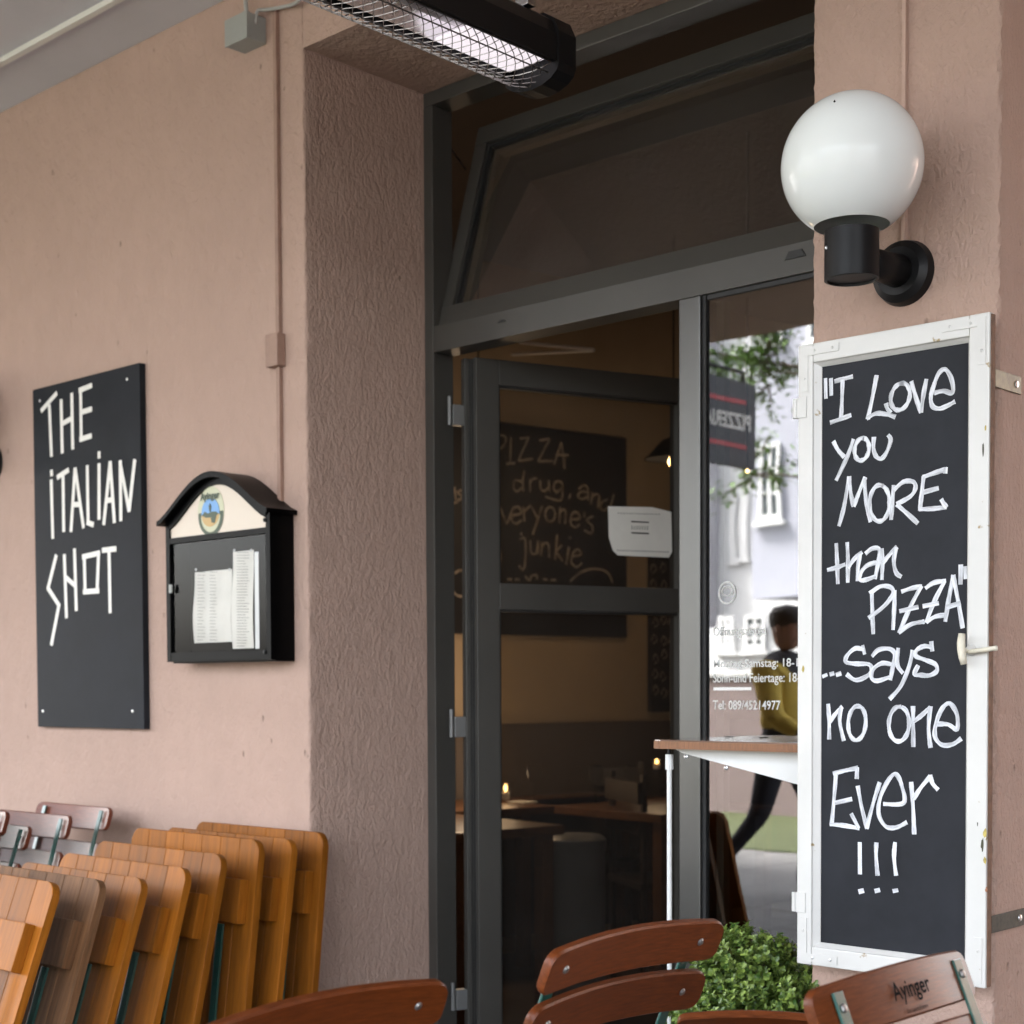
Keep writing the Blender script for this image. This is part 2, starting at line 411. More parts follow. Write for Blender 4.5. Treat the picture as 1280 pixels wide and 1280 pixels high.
# ================================================================== THE SETTING
XL = HY(383, 500, 0).x                    # edge of the left wall
ZS = HY(379, 60, 0).z                     # soffit over the door
ZC = HY(140, 71, 0).z                     # ceiling of the arcade
DY = .44                                  # outer face of the shop front frame
XP0 = HY(1015, 600, 0).x; XP1 = HY(1247, 600, 0).x
HB = 7.0
def wobbly(plan, z0, z1, step, amp, edges, top=True, bottom=True):
    """extrude a plan polygon with the listed corner vertices slightly uneven"""
    mb = MB(); n = int((z1-z0)/step); prev = None; first = None
    for i in range(n+1):
        z = z0 + (z1-z0)*i/n
        ring = []
        for k, (x, y) in enumerate(plan):
            j = amp if k in edges else 0
            ring.append(mb.bm.verts.new((x + random.uniform(-j, j), y + random.uniform(-j, j)*.6, z)))
        if prev:
            for k in range(len(plan)): mb.bm.faces.new((prev[k], prev[(k+1) % len(plan)], ring[(k+1) % len(plan)], ring[k]))
        else: first = ring
        prev = ring
    if bottom: mb.bm.faces.new(first[::-1])
    if top: mb.bm.faces.new(prev)
    return mb
def rc(cx, cy, r, a0, a1, n=3): return [(cx + r*math.cos(R(a0+(a1-a0)*k/n)), cy + r*math.sin(R(a0+(a1-a0)*k/n))) for k in range(n+1)]
solo(MB().box((2.0, -1.6, 0), (2.3, 9, 6.5)), 'added_shade_wall', M_wall, 'added unseen pink wall right of the picture, cutting light on the pier side', 'wall')  # wall added out of view to block light on the pier's side face
# left wall with its reveal
r_ = .008
plan = [(-14, .9), (-14, 0)] + rc(XL - r_, r_, r_, -90, 0) + [(XL, .9)]
# reveal returns to frame depth, the inside face of the wall sits behind the frame
plan = [(-14, .52), (-14, 0), (XL-.03, 0)] + rc(XL - r_, r_, r_, -90, 0) + [(XL, .03), (XL, .52)]
lw = solo(wobbly(plan, 0, HB, .02, .0013, {3, 4, 5, 6}), 'plaster_wall', M_wall,
     'wide dusty-pink plaster wall on the left with a dark reveal at the door', 'wall', auto=40)
lw.data.materials.append(M_pier)
for p in lw.data.polygons:
    if p.normal.x > .6: p.material_index = 1
plan = [(XP0, .52), (XP0, .03)] + rc(XP0 + r_, r_, r_, 180, 270) + [(XP0+.03, 0), (XP1-.03, 0)] + rc(XP1 - r_, r_, r_, -90, 0) + [(XP1, .03), (XP1, .52)]
solo(wobbly(plan, 0, HB, .012, .0022, {2,3,4,5,8,9,10,11}), 'wall_pier', M_pier,
     'narrow pink rough-plastered pier carrying the globe lamp and the chalkboard', 'pier', auto=40)
# the building's end wall runs back from the pier
solo(MB().box((XP1 - .25, .521, 0), (XP1 - .004, 8.2, HB)), 'end_wall', M_pier, 'pink end wall of the building running back from the pier', 'wall')
lint = MB().box((XL, .0, ZS), (XP0, .52, HB), bev=0)
solo(lint, 'door_lintel', M_wall, 'pink plastered lintel spanning above the tilted fanlight', 'lintel')
# reveal strip darker look comes from the light only; rough plaster coat on the left reveal
g = MB()
props(MB().box((-14, -3.34, ZC), (1.999, -.001, ZC + .25)).build('ceiling', M_ceil), kind='structure')
tz = HY(70, 40, -.22)
props(MB().box((-14, -.235, ZC - .018), (1.999, -.215, ZC - .002), bev=0).build('ceiling_trim', M_trim), kind='structure')
props(MB().box((XP1+.001, .0, ZC-.0), (1.999, 4.2, ZC + .25)).build('added_shade_roof', M_ceil), kind='structure')  # roof added out of view, cuts the side light further
# outer side of the arcade
props(MB().box((-14, -3.35, ZC - .02), (1.999, -1.4, ZC - .0005)).box((-14, -3.6, ZC + .0), (2.6, -3.351, 5.0)).build('arcade_beam', M_wall), kind='structure')
for i, (x, lb) in enumerate(((-9.6, 'pink arcade column farthest left along the kerb'), (.05, 'pink arcade column just behind the camera'))):
    solo(wobbly([(x, -3.34), (x+.55, -3.34), (x+.55, -3.05), (x, -3.05)], 0, ZC - .021, .4, 0, set()), 'arcade_column', M_wall, lb, 'column', group='columns of the arcade')
props(MB().box((-13.9, -3.33, ZC - .38), (-5.7, -2.9, ZC - .021)).build('added_shade_beam', M_wall), kind='structure')  # unseen block added to darken the upper left wall
# ground
props(MB().sheet((-400, -400, 0), (400, -400, 0), (400, 400, 0), (-400, 400, 0)).build('ground', M_pave), kind='structure')
gp = MB().box((-30, -13.0, .004), (-2.5, -6.2, .03)).build('lawn', M_grass); props(gp, kind='structure')
fl = props(MB().box((-11, -6.1, .004), (4, -1.0, .008)).build('pavement', M_gasket), kind='structure')
slab = None
for i in range(9):
    for j in range(10):
        if slab is None:
            slab = MB().box((-.246, -.246, 0), (.246, .246, .035), bev=.004).build('paving_slab', pbr('slab', (.15, .145, .14), .8, var=.15, vscale=8, rnd=.12, bump=.3, bscale=90), world=False); o = slab
        else: o = slab.copy(); COL.objects.link(o)
        o.parent = fl; o.location = (-7.6 + i*.5, -5.8 + j*.5, .002 + random.uniform(0, .002))
# ================================================================== SHOP FRONT FRAME
def f_(p): return p
X0 = XL; X1 = XP0
z_tb0 = HY(540, 441, DY).z; z_tb1 = HY(545, 407, DY).z; z_h = HY(540, 131, DY).z
FR = thing('shopfront_frame', 'dark grey-green metal door frame set deep between wall and pier', 'door frame', ((X0+X1)/2, DY, 0))
jx = HY(543.5, 700, DY).x
FD = .10
MB().box((X0+.001, DY, 0), (jx, DY+FD-.02, z_h), bev=.0025).build('jamb', M_frame, FR)
MB().box((X0+.001, DY, z_h+.0005), (X1+.3, DY+FD-.02, ZS-.001), bev=.0025).build('head_rail', M_frame, FR)
MB().box((jx+.0005, DY+.0005, z_tb0), (X1+.2, DY+FD-.02, z_tb1), bev=.0025).build('transom_bar', M_frame, FR)
mx0 = HY(848.5, 600, DY-.002).x; mx1 = HY(875, 600, DY-.002).x
mb = MB().box((mx0, DY-.002, 0), (mx1, DY+FD, z_tb0-.001), bev=.003)
mb.build('mullion', M_mull, FR)
MB().box((mx1+.0005, DY+.007, 0), (mx1+.011, DY+.06, z_tb0-.0015)).build('gasket', M_gasket, FR)
fz1 = z_tb0 - .012
MB().box((mx1+.0125, DY+.05, 0), (mx1+.035, DY+.075, fz1)).build('glazing_bead', M_bead, FR)
MB().box((mx1+.013, DY+.01, z_tb0-.012), (X1, DY+.06, z_tb0-.001)).build('gasket', M_gasket, FR)
fixp = MB().box((mx1+.012, GY, 0), (X1+.02, GY+.004, z_tb0-.013)).build('window_pane', M_glass, FR)
# drain slots on the transom bar
px_ = 1000
for a, b in (((984, 320), (1004, 315)), ((624, 402), (630, 400))):
    p, q = HY(*a, DY-.002), HY(*b, DY-.002)
    zc_ = (p.z+q.z)/2; hh_ = .009 if px_ > 900 else .003; px_ = 0
    MB().prism([(p.x-.006, zc_-hh_), (q.x+.006, zc_-hh_), (q.x-.004, zc_+hh_), (p.x+.004, zc_+hh_)], 1, DY-.003, DY+.002).build('drain_cap', M_gasket, FR)
# --- fanlight: bottom-hung sash tilted inwards
zb = z_tb1 + .004
xs0 = HY(546, 405, DY+.02).x
tp = HX(598, 160, xs0)
tilt = math.atan2(tp.y - (DY+.02), tp.z - zb); SL = math.hypot(tp.y-(DY+.02), tp.z-zb)
FN = thing('fanlight_window', 'bottom-hung fanlight tilted inwards above the open glass door', 'window', (xs0, DY+.02, zb), (-tilt, 0, 0))
SWd = X1 + .25 - xs0
def lb(a, b, name, m, par=FN, bev=.002): return MB().box(a, b, bev=bev).build(name, m, par, world=False)
rw = .058
lb((0, 0, 0), (SWd, .06, rw), 'bottom_rail', M_frame); lb((0, 0, SL-rw), (SWd, .06, SL), 'top_rail', M_frame)
lb((0, .001, rw+.0005), (rw-.012, .06, SL-rw-.0005), 'stile', M_frame)
gk = MB(); gk.box((rw-.0115, .012, rw+.001), (rw-.006, .05, SL-rw-.001)); gk.box((rw-.0055, .012, SL-rw-.007), (SWd, .05, SL-rw-.0007)); gk.build('gasket', M_gasket, FN, world=False)
bd = MB(); bd.box((rw-.0055, .034, rw+.001), (rw+.018, .055, SL-rw-.0075)); bd.box((rw+.0185, .034, SL-rw-.028), (SWd, .055, SL-rw-.0075)); bd.build('glazing_bead', M_bead, FN, world=False)
lb((rw-.005, .024, rw-.01), (SWd, .028, SL-rw+.005), 'window_pane', M_glassT, bev=0)
# stay arm visible in the gap
MB().tube([HY(556, 175, DY+.25), HY(582, 212, DY+.25)], .003, 6).build('stay_arm', M_gasket, FN)
# --- door leaf, hinged left, opened inwards about 70 degrees
LA = R(70)
O = HY(596, 700, DY+.085); O.z = 0
zt = hitp(596, 446, Vector((O.x, O.y, 0)), Vector((0, 1, 0))).z
DR = thing('glass_door', 'dark framed glass door standing open into the dim restaurant', 'door', (O.x, O.y, 0), (0, 0, LA))
LW = .765; st = .074; LT = .075
zr1 = zt - .074
ld = Vector((math.cos(LA), math.sin(LA), 0)); ln = Vector((math.sin(LA), -math.cos(LA), 0)); Ov = Vector((O.x, O.y, 0))
zm1 = hitp(621, 729, Ov, ln).z; zm0 = hitp(621, 762, Ov, ln).z
def db(a, b, name, m=M_frame, bev=.002, par=DR): return MB().box(a, b, bev=bev).build(name, m, par, world=False)
db((0, 0, .02), (st, .05, zt), 'stile'); db((LW-st, 0, .02), (LW, .05, zt), 'stile')
db((-.012, .0505, .02), (st-.01, LT, zt+.006), 'stile_lip', M_frame)
db((.001, .018, .02), (-.003, .024, zt-.002), 'gasket', M_gasket, 0); db((.001, .036, .02), (-.002, .040, zt-.002), 'gasket', M_gasket, 0)
db((st+.0005, .0005, zr1), (LW-st-.0005, .05, zt), 'top_rail'); db((st+.0005, .0005, zm0), (LW-st-.0005, .05, zm1), 'mid_rail')
db((st+.0005, .0005, .02), (LW-st-.0005, .05, .14), 'bottom_rail')
for a, b in ((zm1, zr1), (.14, zm0)):
    q = MB()
    q.box((st+.0008, .006, a+.0008), (st+.006, .03, b-.0008)); q.box((st+.0065, .006, b-.006), (LW-st-.0008, .03, b-.0008))
    q.build('gasket', M_gasket, DR, world=False)
    db((st-.004, .024, a-.004), (LW-st+.004, .028, b+.004), 'window_pane', M_glass2, 0)
M_hinge = pbr('hinge_alu', (.16, .16, .155), .4, metal=.3)
for py in (524, 908, 1243):
    c = HY(570, py, DY+.12); hz = c.z
    h = MB().box((-.048, .052, hz-.03), (-.0125, .075, hz+.03), bev=.002)
    hh = h.build('hinge', M_hinge, DR, world=False)
    MB().tube([(-.056, .06, hz-.03), (-.056, .06, hz+.052)], .006, 10).build('hinge_pin', M_hinge, hh, world=False).parent = hh
# door opening hardware
# notice on the door glass
def L2W(px, py, off=0): return hitp(px, py, Ov + ln*off, ln)
pp = [(760, 633), (815, 634), (839, 640), (840, 690), (836, 697), (790, 695), (772, 694), (766, 688), (761, 672)]
mb = MB(); vs = [mb.bm.verts.new(L2W(x, y, -.022)) for x, y in pp]; mb.bm.faces.new(vs)
r = bmesh.ops.extrude_face_region(mb.bm, geom=list(mb.bm.faces)); bmesh.ops.translate(mb.bm, vec=ln*.0006, verts=[v for v in r['geom'] if isinstance(v, bmesh.types.BMVert)])
note = solo(mb, 'notice', M_paper, 'small white notice with a curled corner stuck on the open glass door', 'notice')
# (paper sits on the outside of the pane)
st_ = [[(789, 652), (811, 653)], [(789, 666), (811, 667)]]
ribbons(st_, lambda x, y: L2W(x, y, -.021), .0035, ln, .0004, smooth=False).build('printed_bar', M_ink, note)
rows = [[(790+i*3.2, 657+.1*i), (790+i*3.2, 662+.1*i)] for i in range(7)]
rows += [[(772+i*3.6, 641.5+.1*i), (774+i*3.6, 641.5+.1*i)] for i in range(15)] + [[(771+i*3.1, 688+.1*i), (773+i*3.1, 688+.1*i)] for i in range(21)]
ribbons(rows, lambda x, y: L2W(x, y, -.021), .0028, ln, .0004, smooth=False).build('printed_line', M_inkg, note)
# --- lettering on the fixed pane
def gl_text(body, x0, x1, yb, yt):
    a = HY(x0, yb, GY-.0012); b = HY(x1, yb, GY-.0012); t_ = HY(x0, yt, GY-.0012)
    cap = t_.z - a.z
    cu = bpy.data.curves.new('m', 'FONT'); cu.body = body; cu.size = 1; oo = bpy.data.objects.new('m', cu); COL.objects.link(oo)
    dg = bpy.context.evaluated_depsgraph_get(); dg.update(); wd = oo.evaluated_get(dg).dimensions.x; bpy.data.objects.remove(oo)
    size = cap/.70
    return text(body, size, Matrix.Translation(a) @ FRONT, M_let, 'window_lettering', fixp, xs=(b.x-a.x)/(wd*size), bold=.0001)
M_let = pbr('vinyl_lettering', (.78, .78, .76), .5)
gl_text('Öffnungszeiten', 891, 957, 795, 784)
gl_text('Montag-Samstag: 18-1', 891, 996, 834.5, 824.5)
gl_text('Sonn-und Feiertage: 18-1', 891, 1003, 853, 842)
gl_text('Tel: 089/45214977', 891, 975, 886.5, 875.5)
a, b = HY(892, 863, GY-.0012), HY(939, 859, GY-.0012)
MB().box((a.x, GY-.0016, a.z), (b.x, GY-.0006, b.z)).build('window_lettering', M_let, fixp)
c = HY(909, 741, GY-.0012)
MB().tube([(c.x+.024*math.cos(k*math.pi/12), c.y, c.z+.026*math.sin(k*math.pi/12)) for k in range(24)], .0022, 4, closed=True).build('window_logo', M_let, fixp)
MB().tube([(c.x+.016*math.cos(k*math.pi/6), c.y, c.z+.004+.011*math.sin(k*math.pi/6)) for k in range(12)], .0016, 4, closed=True).build('window_logo', M_let, fixp)
# ================================================================== INTERIOR
M_int = pbr('interior_plaster', (.40, .31, .21), .85, var=.12, vscale=1.3, bump=.2, bscale=60)
M_intd = pbr('interior_dark_paint', (.085, .068, .058), .8, var=.1, vscale=2)
M_wd = pbr('dark_table_wood', (.13, .06, .028), .4, var=.3, vscale=8, stretch=(3, 12, 12))
M_dark = pbr('dark_leather', (.03, .022, .018), .5)
aw = R(9.6); wd_ = Vector((math.sin(aw), math.cos(aw), 0)); wn = Vector((math.cos(aw), -math.sin(aw), 0))
ipx = HY(778, 700, EYE.y + 6.0); IP = Vector((ipx.x, ipx.y, 0))
def IW(px, py, off=0): return hitp(px, py, IP + wn*off, wn)
a = IP - wd_*2.9; b = IP + wd_*5.5
zi = 1.70
mb = MB()
def slabw(mb, p, q, n, th, z0, z1):
    A = [p, q, q - n*th, p - n*th]
    lo = [mb.bm.verts.new((v.x, v.y, z0)) for v in A]; hi = [mb.bm.verts.new((v.x, v.y, z1)) for v in A]
    mb.bm.faces.new(lo); mb.bm.faces.new(hi[::-1])
    for i in range(4): mb.bm.faces.new((lo[i], hi[i], hi[(i+1) % 4], lo[(i+1) % 4]))
    return mb
solo(slabw(MB(), a, b, wn, .15, 0, 3.2), 'interior_wall', M_int, 'dim ochre wall inside the restaurant behind the chalked boards', 'wall')
solo(MB().box((-6.2, 8.21, 0), (XP1, 8.4, 3.2)), 'interior_wall', M_intd, 'dark far wall at the very back of the restaurant', 'wall')
props(MB().box((-6.2, .525, 3.2), (XP1-.26, 8.2, 3.35)).build('interior_ceiling', M_intd), kind='structure')
props(MB().box((-6.2, .54, .002), (XP1-.26, 8.2, .012)).build('interior_floor', pbr('interior_floor', (.07, .045, .03), .5, var=.2, vscale=4)), kind='structure')
# interior chalkboards
def iboard(px0, px1, pyt, pyb, label, name='menu_board'):
    p = IW(px0, pyb, 0); q = IW(px1, pyb, 0); t_ = IW(px1, pyt, 0); z0 = q.z; z1 = t_.z
    o = solo(slabw(MB(), Vector((p.x, p.y, 0)) + wn*.03, Vector((q.x, q.y, 0)) + wn*.03, wn, .028, z0, z1), name, M_bb, label, 'chalkboard')
    return o
M_bb = pbr('interior_blackboard', (.012, .012, .016), .6)
bA = iboard(540, 778.5, 549, 797, 'large blackboard on the restaurant wall reading about pizza and a junkie')
bB = iboard(809, 868, 690, 889, 'narrow dark board with faint drawings right of the large inside blackboard')
def G(x, y): return IW(600 + x/4.923, 520 + y/4.923, .031)
IS = [[(105,120),(150,125),(155,165),(120,205)], [(190,130),(185,295)], [(160,295),(215,290)], [(245,140),(300,130)], [(300,130),(235,275)], [(235,275),(325,265)],
 [(365,150),(430,140)], [(430,140),(355,280)], [(355,280),(450,275)], [(500,160),(455,300)], [(500,160),(520,325)], [(465,240),(545,240)],
 [(255,405),(215,395),(203,435),(225,465),(258,440)], [(272,335),(262,400),(268,465)], [(305,385),(308,465)], [(308,410),(325,388),(350,385)],
 [(370,395),(372,445),(395,462),(418,440)], [(422,395),(424,465)], [(500,405),(465,405),(452,440),(470,468),(498,445)], [(503,400),(508,470),(490,520),(400,497)], [(556,478),(546,510)],
 [(605,450),(640,425),(662,450),(665,520)], [(660,470),(625,465),(600,490),(625,510),(660,495)], [(692,470),(680,545)], [(690,495),(720,480),(732,505),(722,570)], [(785,515),(750,530),(740,565),(765,580),(790,555)], [(822,480),(795,580)],
 [(120,560),(165,665)], [(165,665),(205,555)], [(190,612),(250,600),(235,560),(200,575),(195,640),(222,662),(255,640)], [(265,560),(272,650)], [(270,590),(310,548)], [(315,560),(350,625)], [(382,555),(322,730)],
 ell(430,605,30,45), [(492,560),(486,660)], [(489,590),(515,575),(525,600),(520,665)], [(550,635),(608,632),(598,595),(565,600),(555,655),(580,685),(612,668)], [(642,590),(638,622)], [(694,618),(655,640),(690,680),(680,722),(640,702)],
 [(240,765),(275,760),(276,900),(262,945),(238,920)], [(248,718),(256,735)], [(308,765),(312,835),(340,848),(352,800)], [(353,765),(355,850)], [(378,775),(375,862)], [(378,805),(402,780),(420,800),(424,872)],
 [(472,730),(460,885)], [(502,795),(462,835)], [(465,832),(508,895)], [(545,805),(526,915)], [(545,745),(556,755)], [(562,865),(618,852),(600,820),(570,845),(560,900),(590,930),(625,905)],
 [(165,1005),(195,1006)], [(212,1006),(240,1007)], [(275,985),(300,1010),(315,985),(345,980),(345,1005)], [(385,1003),(415,1008)], [(430,1008),(465,1010)], [(550,1018),(620,962),(700,940),(780,962),(812,1025)], [(112,800),(108,890)], [(112,800),(128,890)],
 [(-160,435),(-150,530)], [(-172,540),(-140,528)], [(-105,455),(-140,470),(-110,500),(-140,520)], ell(-120,1030,60,80,n=12,a0=-40,a1=260)]
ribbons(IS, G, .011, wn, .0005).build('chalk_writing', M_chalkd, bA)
for k in range(9):
    y0 = 700 + k*20; xs = 812
q = []
for k in range(8):
    for j in range(3):
        x = 815 + j*11 + random.uniform(-2, 2); y = 705 + k*22 + random.uniform(-3, 3)
        q.append([(x, y+8), (x+3, y), (x+7, y+7), (x+2, y+12)])
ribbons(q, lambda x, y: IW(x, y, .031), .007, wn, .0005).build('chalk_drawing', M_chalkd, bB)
# bench panel along the wall
p = IW(560, 905, 0); q = IW(900, 905, 0)
solo(slabw(MB(), Vector((p.x, p.y, 0)) + wn*.06, Vector((q.x, q.y, 0)) + wn*.06 + wd_*1.5, wn, .05, .1, HY(700, 905, EYE.y+5.4).z), 'bench_back', M_intd, 'dark wall bench running along the restaurant wall', 'bench')
# tables
def itable(x, y, w_, d_, label, rz=0):
    t = thing('dining_table', label, 'table', (x, y, 0), (0, 0, rz), 'dining tables inside the restaurant')
    MB().box((-w_/2, -d_/2, .715), (w_/2, d_/2, .75), bev=.004).build('tabletop', M_wd, t, world=False)
    for sx in (-1, 1):
        for sy in (-1, 1): MB().box((sx*(w_/2-.08), sy*(d_/2-.08), 0), (sx*(w_/2-.03), sy*(d_/2-.03), .7145)).build('leg', M_wd, t, world=False)
    return t
def ichair(x, y, rz, label, m):
    t = thing('dining_chair', label, 'chair', (x, y, 0), (0, 0, rz), 'dining chairs inside the restaurant')
    MB().box((-.2, -.2, .43), (.2, .2, .46), bev=.004).build('seat', m, t, world=False)
    q = MB()
    for k in range(2): q.box((-.2, .19, .66+k*.12), (.2, .21, .75+k*.12), bev=.004)
    q.build('backrest', m, t, world=False)
    for sx in (-1, 1):
        MB().box((sx*.2, .17, 0), (sx*.17, .189, .9)).build('leg', m, t, world=False)
        MB().box((sx*.2, -.2, 0), (sx*.17, -.17, .4295)).build('leg', m, t, world=False)
    return t
def DP(px, py, Yd): return HY(px, py, EYE.y + Yd)
p = DP(640, 1000, 5.1); itable(p.x, p.y, .75, 1.2, 'candle-lit wooden table just inside the open door', R(-9))
p = DP(800, 1010, 5.3); itable(p.x, p.y, 1.0, .7, 'wooden table deeper in the room behind the shelf post', R(-9))
p = DP(590, 1000, 4.2); itable(p.x, p.y-.1, .7, .5, 'wooden table partly hidden by the door stile', R(-9))
M_gchair = pbr('green_chair_paint', (.02, .05, .03), .5)
for px, Yd, rz, lb_, mm in ((636, 5.75, 0, 'dark green chair behind the candle-lit table', M_gchair), (575, 5.2, .3, 'green chair glimpsed in the gap by the door hinge', M_gchair),
        (690, 5.9, -.2, 'dark brown chair with slatted back right of the candle', M_dark), (745, 5.6, .5, 'dark brown chair in the middle of the dim room', M_dark), (800, 6.0, .1, 'dark chair next to the second bulb', M_dark), (835, 5.2, 2.6, 'dark chair in front of the deeper table', M_dark)):
    p = DP(px, 1000, Yd); ichair(p.x, p.y, rz, lb_, mm)
p = DP(718, 1000, 4.45)
solo(MB().lathe([(0, 0), (.11, 0), (.115, .02), (.115, .62), (.12, .64), (.12, .67), (.1, .685), (0, .69)], 28, Matrix.Translation((p.x, p.y, .012))), 'grey_cylinder', pbr('cylinder_grey', (.20, .22, .25), .45), 'tall grey cylindrical shape dimly seen through the door glass', 'bin', smooth=False, auto=35)  # solid cylinder stands for an unidentified grey form behind the glass
# lights inside
LAMPK = .05
M_glow = emis('bulb_glow', (1, .62, .25), 1.6)
M_candle = emis('candle_glow', (1, .55, .18), 1.0)
def lampl(loc, e, col=(1, .62, .32), r=.05):
    l = bpy.data.objects.new('lamp_light', bpy.data.lights.new('lamp_light', 'POINT')); l.data.energy = e*LAMPK; l.data.color = (1, .74, .50); l.data.shadow_soft_size = r
    return l
def pendant(px, py, Yd, r, e, label, shade=True):
    p = DP(px, py, Yd)
    t = thing('pendant_lamp', label, 'lamp', (p.x, p.y, p.z), (0, 0, 0), 'pendant lamps inside the restaurant')
    MB().lathe([(0, -r), (r*.7, -r*.7), (r, 0), (r*.7, r*.7), (r*.3, r*1.2), (0, r*1.25)], 16).build('bulb', M_glow, t, world=False, smooth=True)
    MB().tube([(0, 0, r*1.2), (0, 0, 3.19-p.z)], .004, 6).build('cord', M_gasket, t, world=False)
    if shade: MB().lathe([(.03, .10), (.05, .09), (.12, .015), (.125, .01), (.117, .012), (.046, .084), (.03, .09)], 24).build('lamp_shade', M_blackm, t, world=False, smooth=True)
    l = lampl((0, 0, -.09), e); l.location = (0, 0, -r-.03); COL.objects.link(l); l.parent = t
pendant(556, 524, 5.2, .022, 3, 'bare glowing bulb seen left of the open door edge', False)
pendant(842, 577, 5.4, .026, 9, 'warm pendant lamp glowing beside the metal mullion')
pendant(830, 614, 7.2, .022, 8, 'small faint pendant lamp deeper in the room')
pendant(600, 850, 4.6, .025, 13, 'added bare bulb hidden behind the door stile to brighten the lower wall', False)  # added lamp without a visible source, lights the wall under the board
pendant(934, 589, 4.6, .007, .4, 'tiny warm lamp shining through the lettered pane', False)
def candle(px, py, Yd, h, label):
    p = DP(px, py, Yd)
    t = thing('candle', label, 'candle', (p.x, p.y, p.z - h/2), (0, 0, 0), 'candles on the tables inside')
    MB().lathe([(.026, 0), (.03, h), (.028, h), (.024, .004), (0, .004)], 16).build('glass_cup', M_glass3, t, world=False, smooth=True)
    MB().lathe([(0, .005), (.018, .005), (.018, h*.5), (0, h*.5)], 12).build('wax', M_paper, t, world=False)
    MB().lathe([(0, h*.5), (.009, h*.65), (.006, h*.85), (0, h)], 10).build('flame', M_candle, t, world=False, smooth=True)
    l = lampl((0, 0, 0), 1.2); l.location = (0, 0, h + .04); COL.objects.link(l); l.parent = t
candle(632, 990, 5.0, .075, 'lit candle in a glass on the table behind the door')
candle(821, 955, 5.6, .05, 'small lit candle on the deeper table near the shelf post')
candle(700, 948, 6.0, .045, 'tiny candle flame on the far bench ledge')
candle(818, 886, 6.4, .04, 'tiny candle flame under the narrow inside board')
p = DP(653, 994, 5.0)
solo(MB().box((p.x-.05, p.y-.05, .752), (p.x+.06, p.y+.04, .757)), 'napkin', M_paper, 'pale folded napkin beside the lit candle', 'napkin')
for px, py, Yd, lb_ in ((668, 1003, 5.05, 'empty wine glass on the candle-lit table'), (745, 1006, 5.2, 'wine glass left of centre on the deeper table'), (790, 1004, 5.3, 'wine glass at the middle of the deeper table')):
    p = DP(px, py, Yd)
    solo(MB().lathe([(0, 0), (.032, .001), (.004, .006), (.004, .07), (.025, .09), (.036, .125), (.030, .165), (.029, .165), (.034, .125), (.022, .092), (0, .08)], 16, Matrix.Translation((p.x, p.y, .751))), 'wine_glass', M_glass3, lb_, 'glass', 'glasses on the tables inside', smooth=True)
sl = thing('strip_light', 'thin pale strip light under the dark restaurant ceiling', 'lamp', DP(695, 437, 4.3))
MB().tube([DP(650, 428, 4.3), DP(742, 437, 4.3)], .006, 6).build('tube', M_whitem, sl)
MB().tube([DP(640, 443, 4.6), DP(742, 438, 4.3)], .006, 6).build('tube', M_whitem, sl)
# ================================================================== BAR SHELF
ys0 = -.02; ys1 = .40
zsf = HY(900, 937, ys0)
sx0 = HY(810, 931, ys0).x
zs1 = HY(810, 925, ys0).z; zs0 = HY(810, 935.5, ys0).z
SH = thing('bar_shelf', 'brown wooden fold-out bar shelf with white brackets jutting from the pier', 'shelf', (XP0, .15, zs0))
pl = [(XP0+.001-.0, ys0)] + [(sx0+.03, ys0), (sx0+.008, ys0+.01), (sx0, ys0+.035)] + [(sx0+.02, ys1-.06), (sx0+.06, ys1)] + [(XP0-.001, ys1)]
pl[0] = (XP0-.001, ys0)
MB().prism(pl, 2, zs0, zs1-.002).build('shelf_edge', M_ply, SH)
pl2 = [(x + (.002 if x < XP0-.01 else 0), y + (.002 if y < .1 else -.002)) for x, y in pl]
MB().prism(pl2, 2, zs1-.0019, zs1+.001).build('shelf_top', M_shelf, SH)
for yy in (.03, .33):
    xa = HY(843, 938, yy).x if yy < .1 else sx0+.1; zbk = HY(995, 979, .03).z
    q = MB().prism([(xa, zs0-.001), (XP0-.002, zs0-.001), (XP0-.002, zbk-.012), (xa+.02, zs0-.010)], 1, yy, yy+.004)
    q.build('bracket', M_whitem, SH)
for px, py in ((858, 946), (908, 960)):
    p = HY(px, py, .028); MB().lathe([(0, 0), (.005, .001), (.005, .004), (0, .006)], 10, Matrix.Translation((p.x, .03, p.z)) @ Matrix.Rotation(math.pi/2, 4, 'X')).build('bolt', M_steel, SH)
for px, py in ((912, 921), (955, 922)):
    p = hit(px, py, 2, zs1+.002); MB().lathe([(0, .002), (.011, .002), (.011, .0005)], 14, Matrix.Translation((p.x, p.y, zs1+.0015))).build('plug', M_blackm, SH)
p0 = HY(835, 950, .03)
MB().tube([(p0.x, .035, 0), (p0.x, .035, p0.z-.02)], .0055, 10).build('leg', M_whitem, SH)
MB().tube([(p0.x, .035, p0.z-.021), (p0.x, .035, p0.z+.012)], .009, 10).build('leg_sleeve', M_whitem, SH)
MB().tube([(p0.x, .035, p0.z+.0125), (p0.x, .035, zs0-.001)], .004, 8).build('leg_pin', M_blackm, SH)
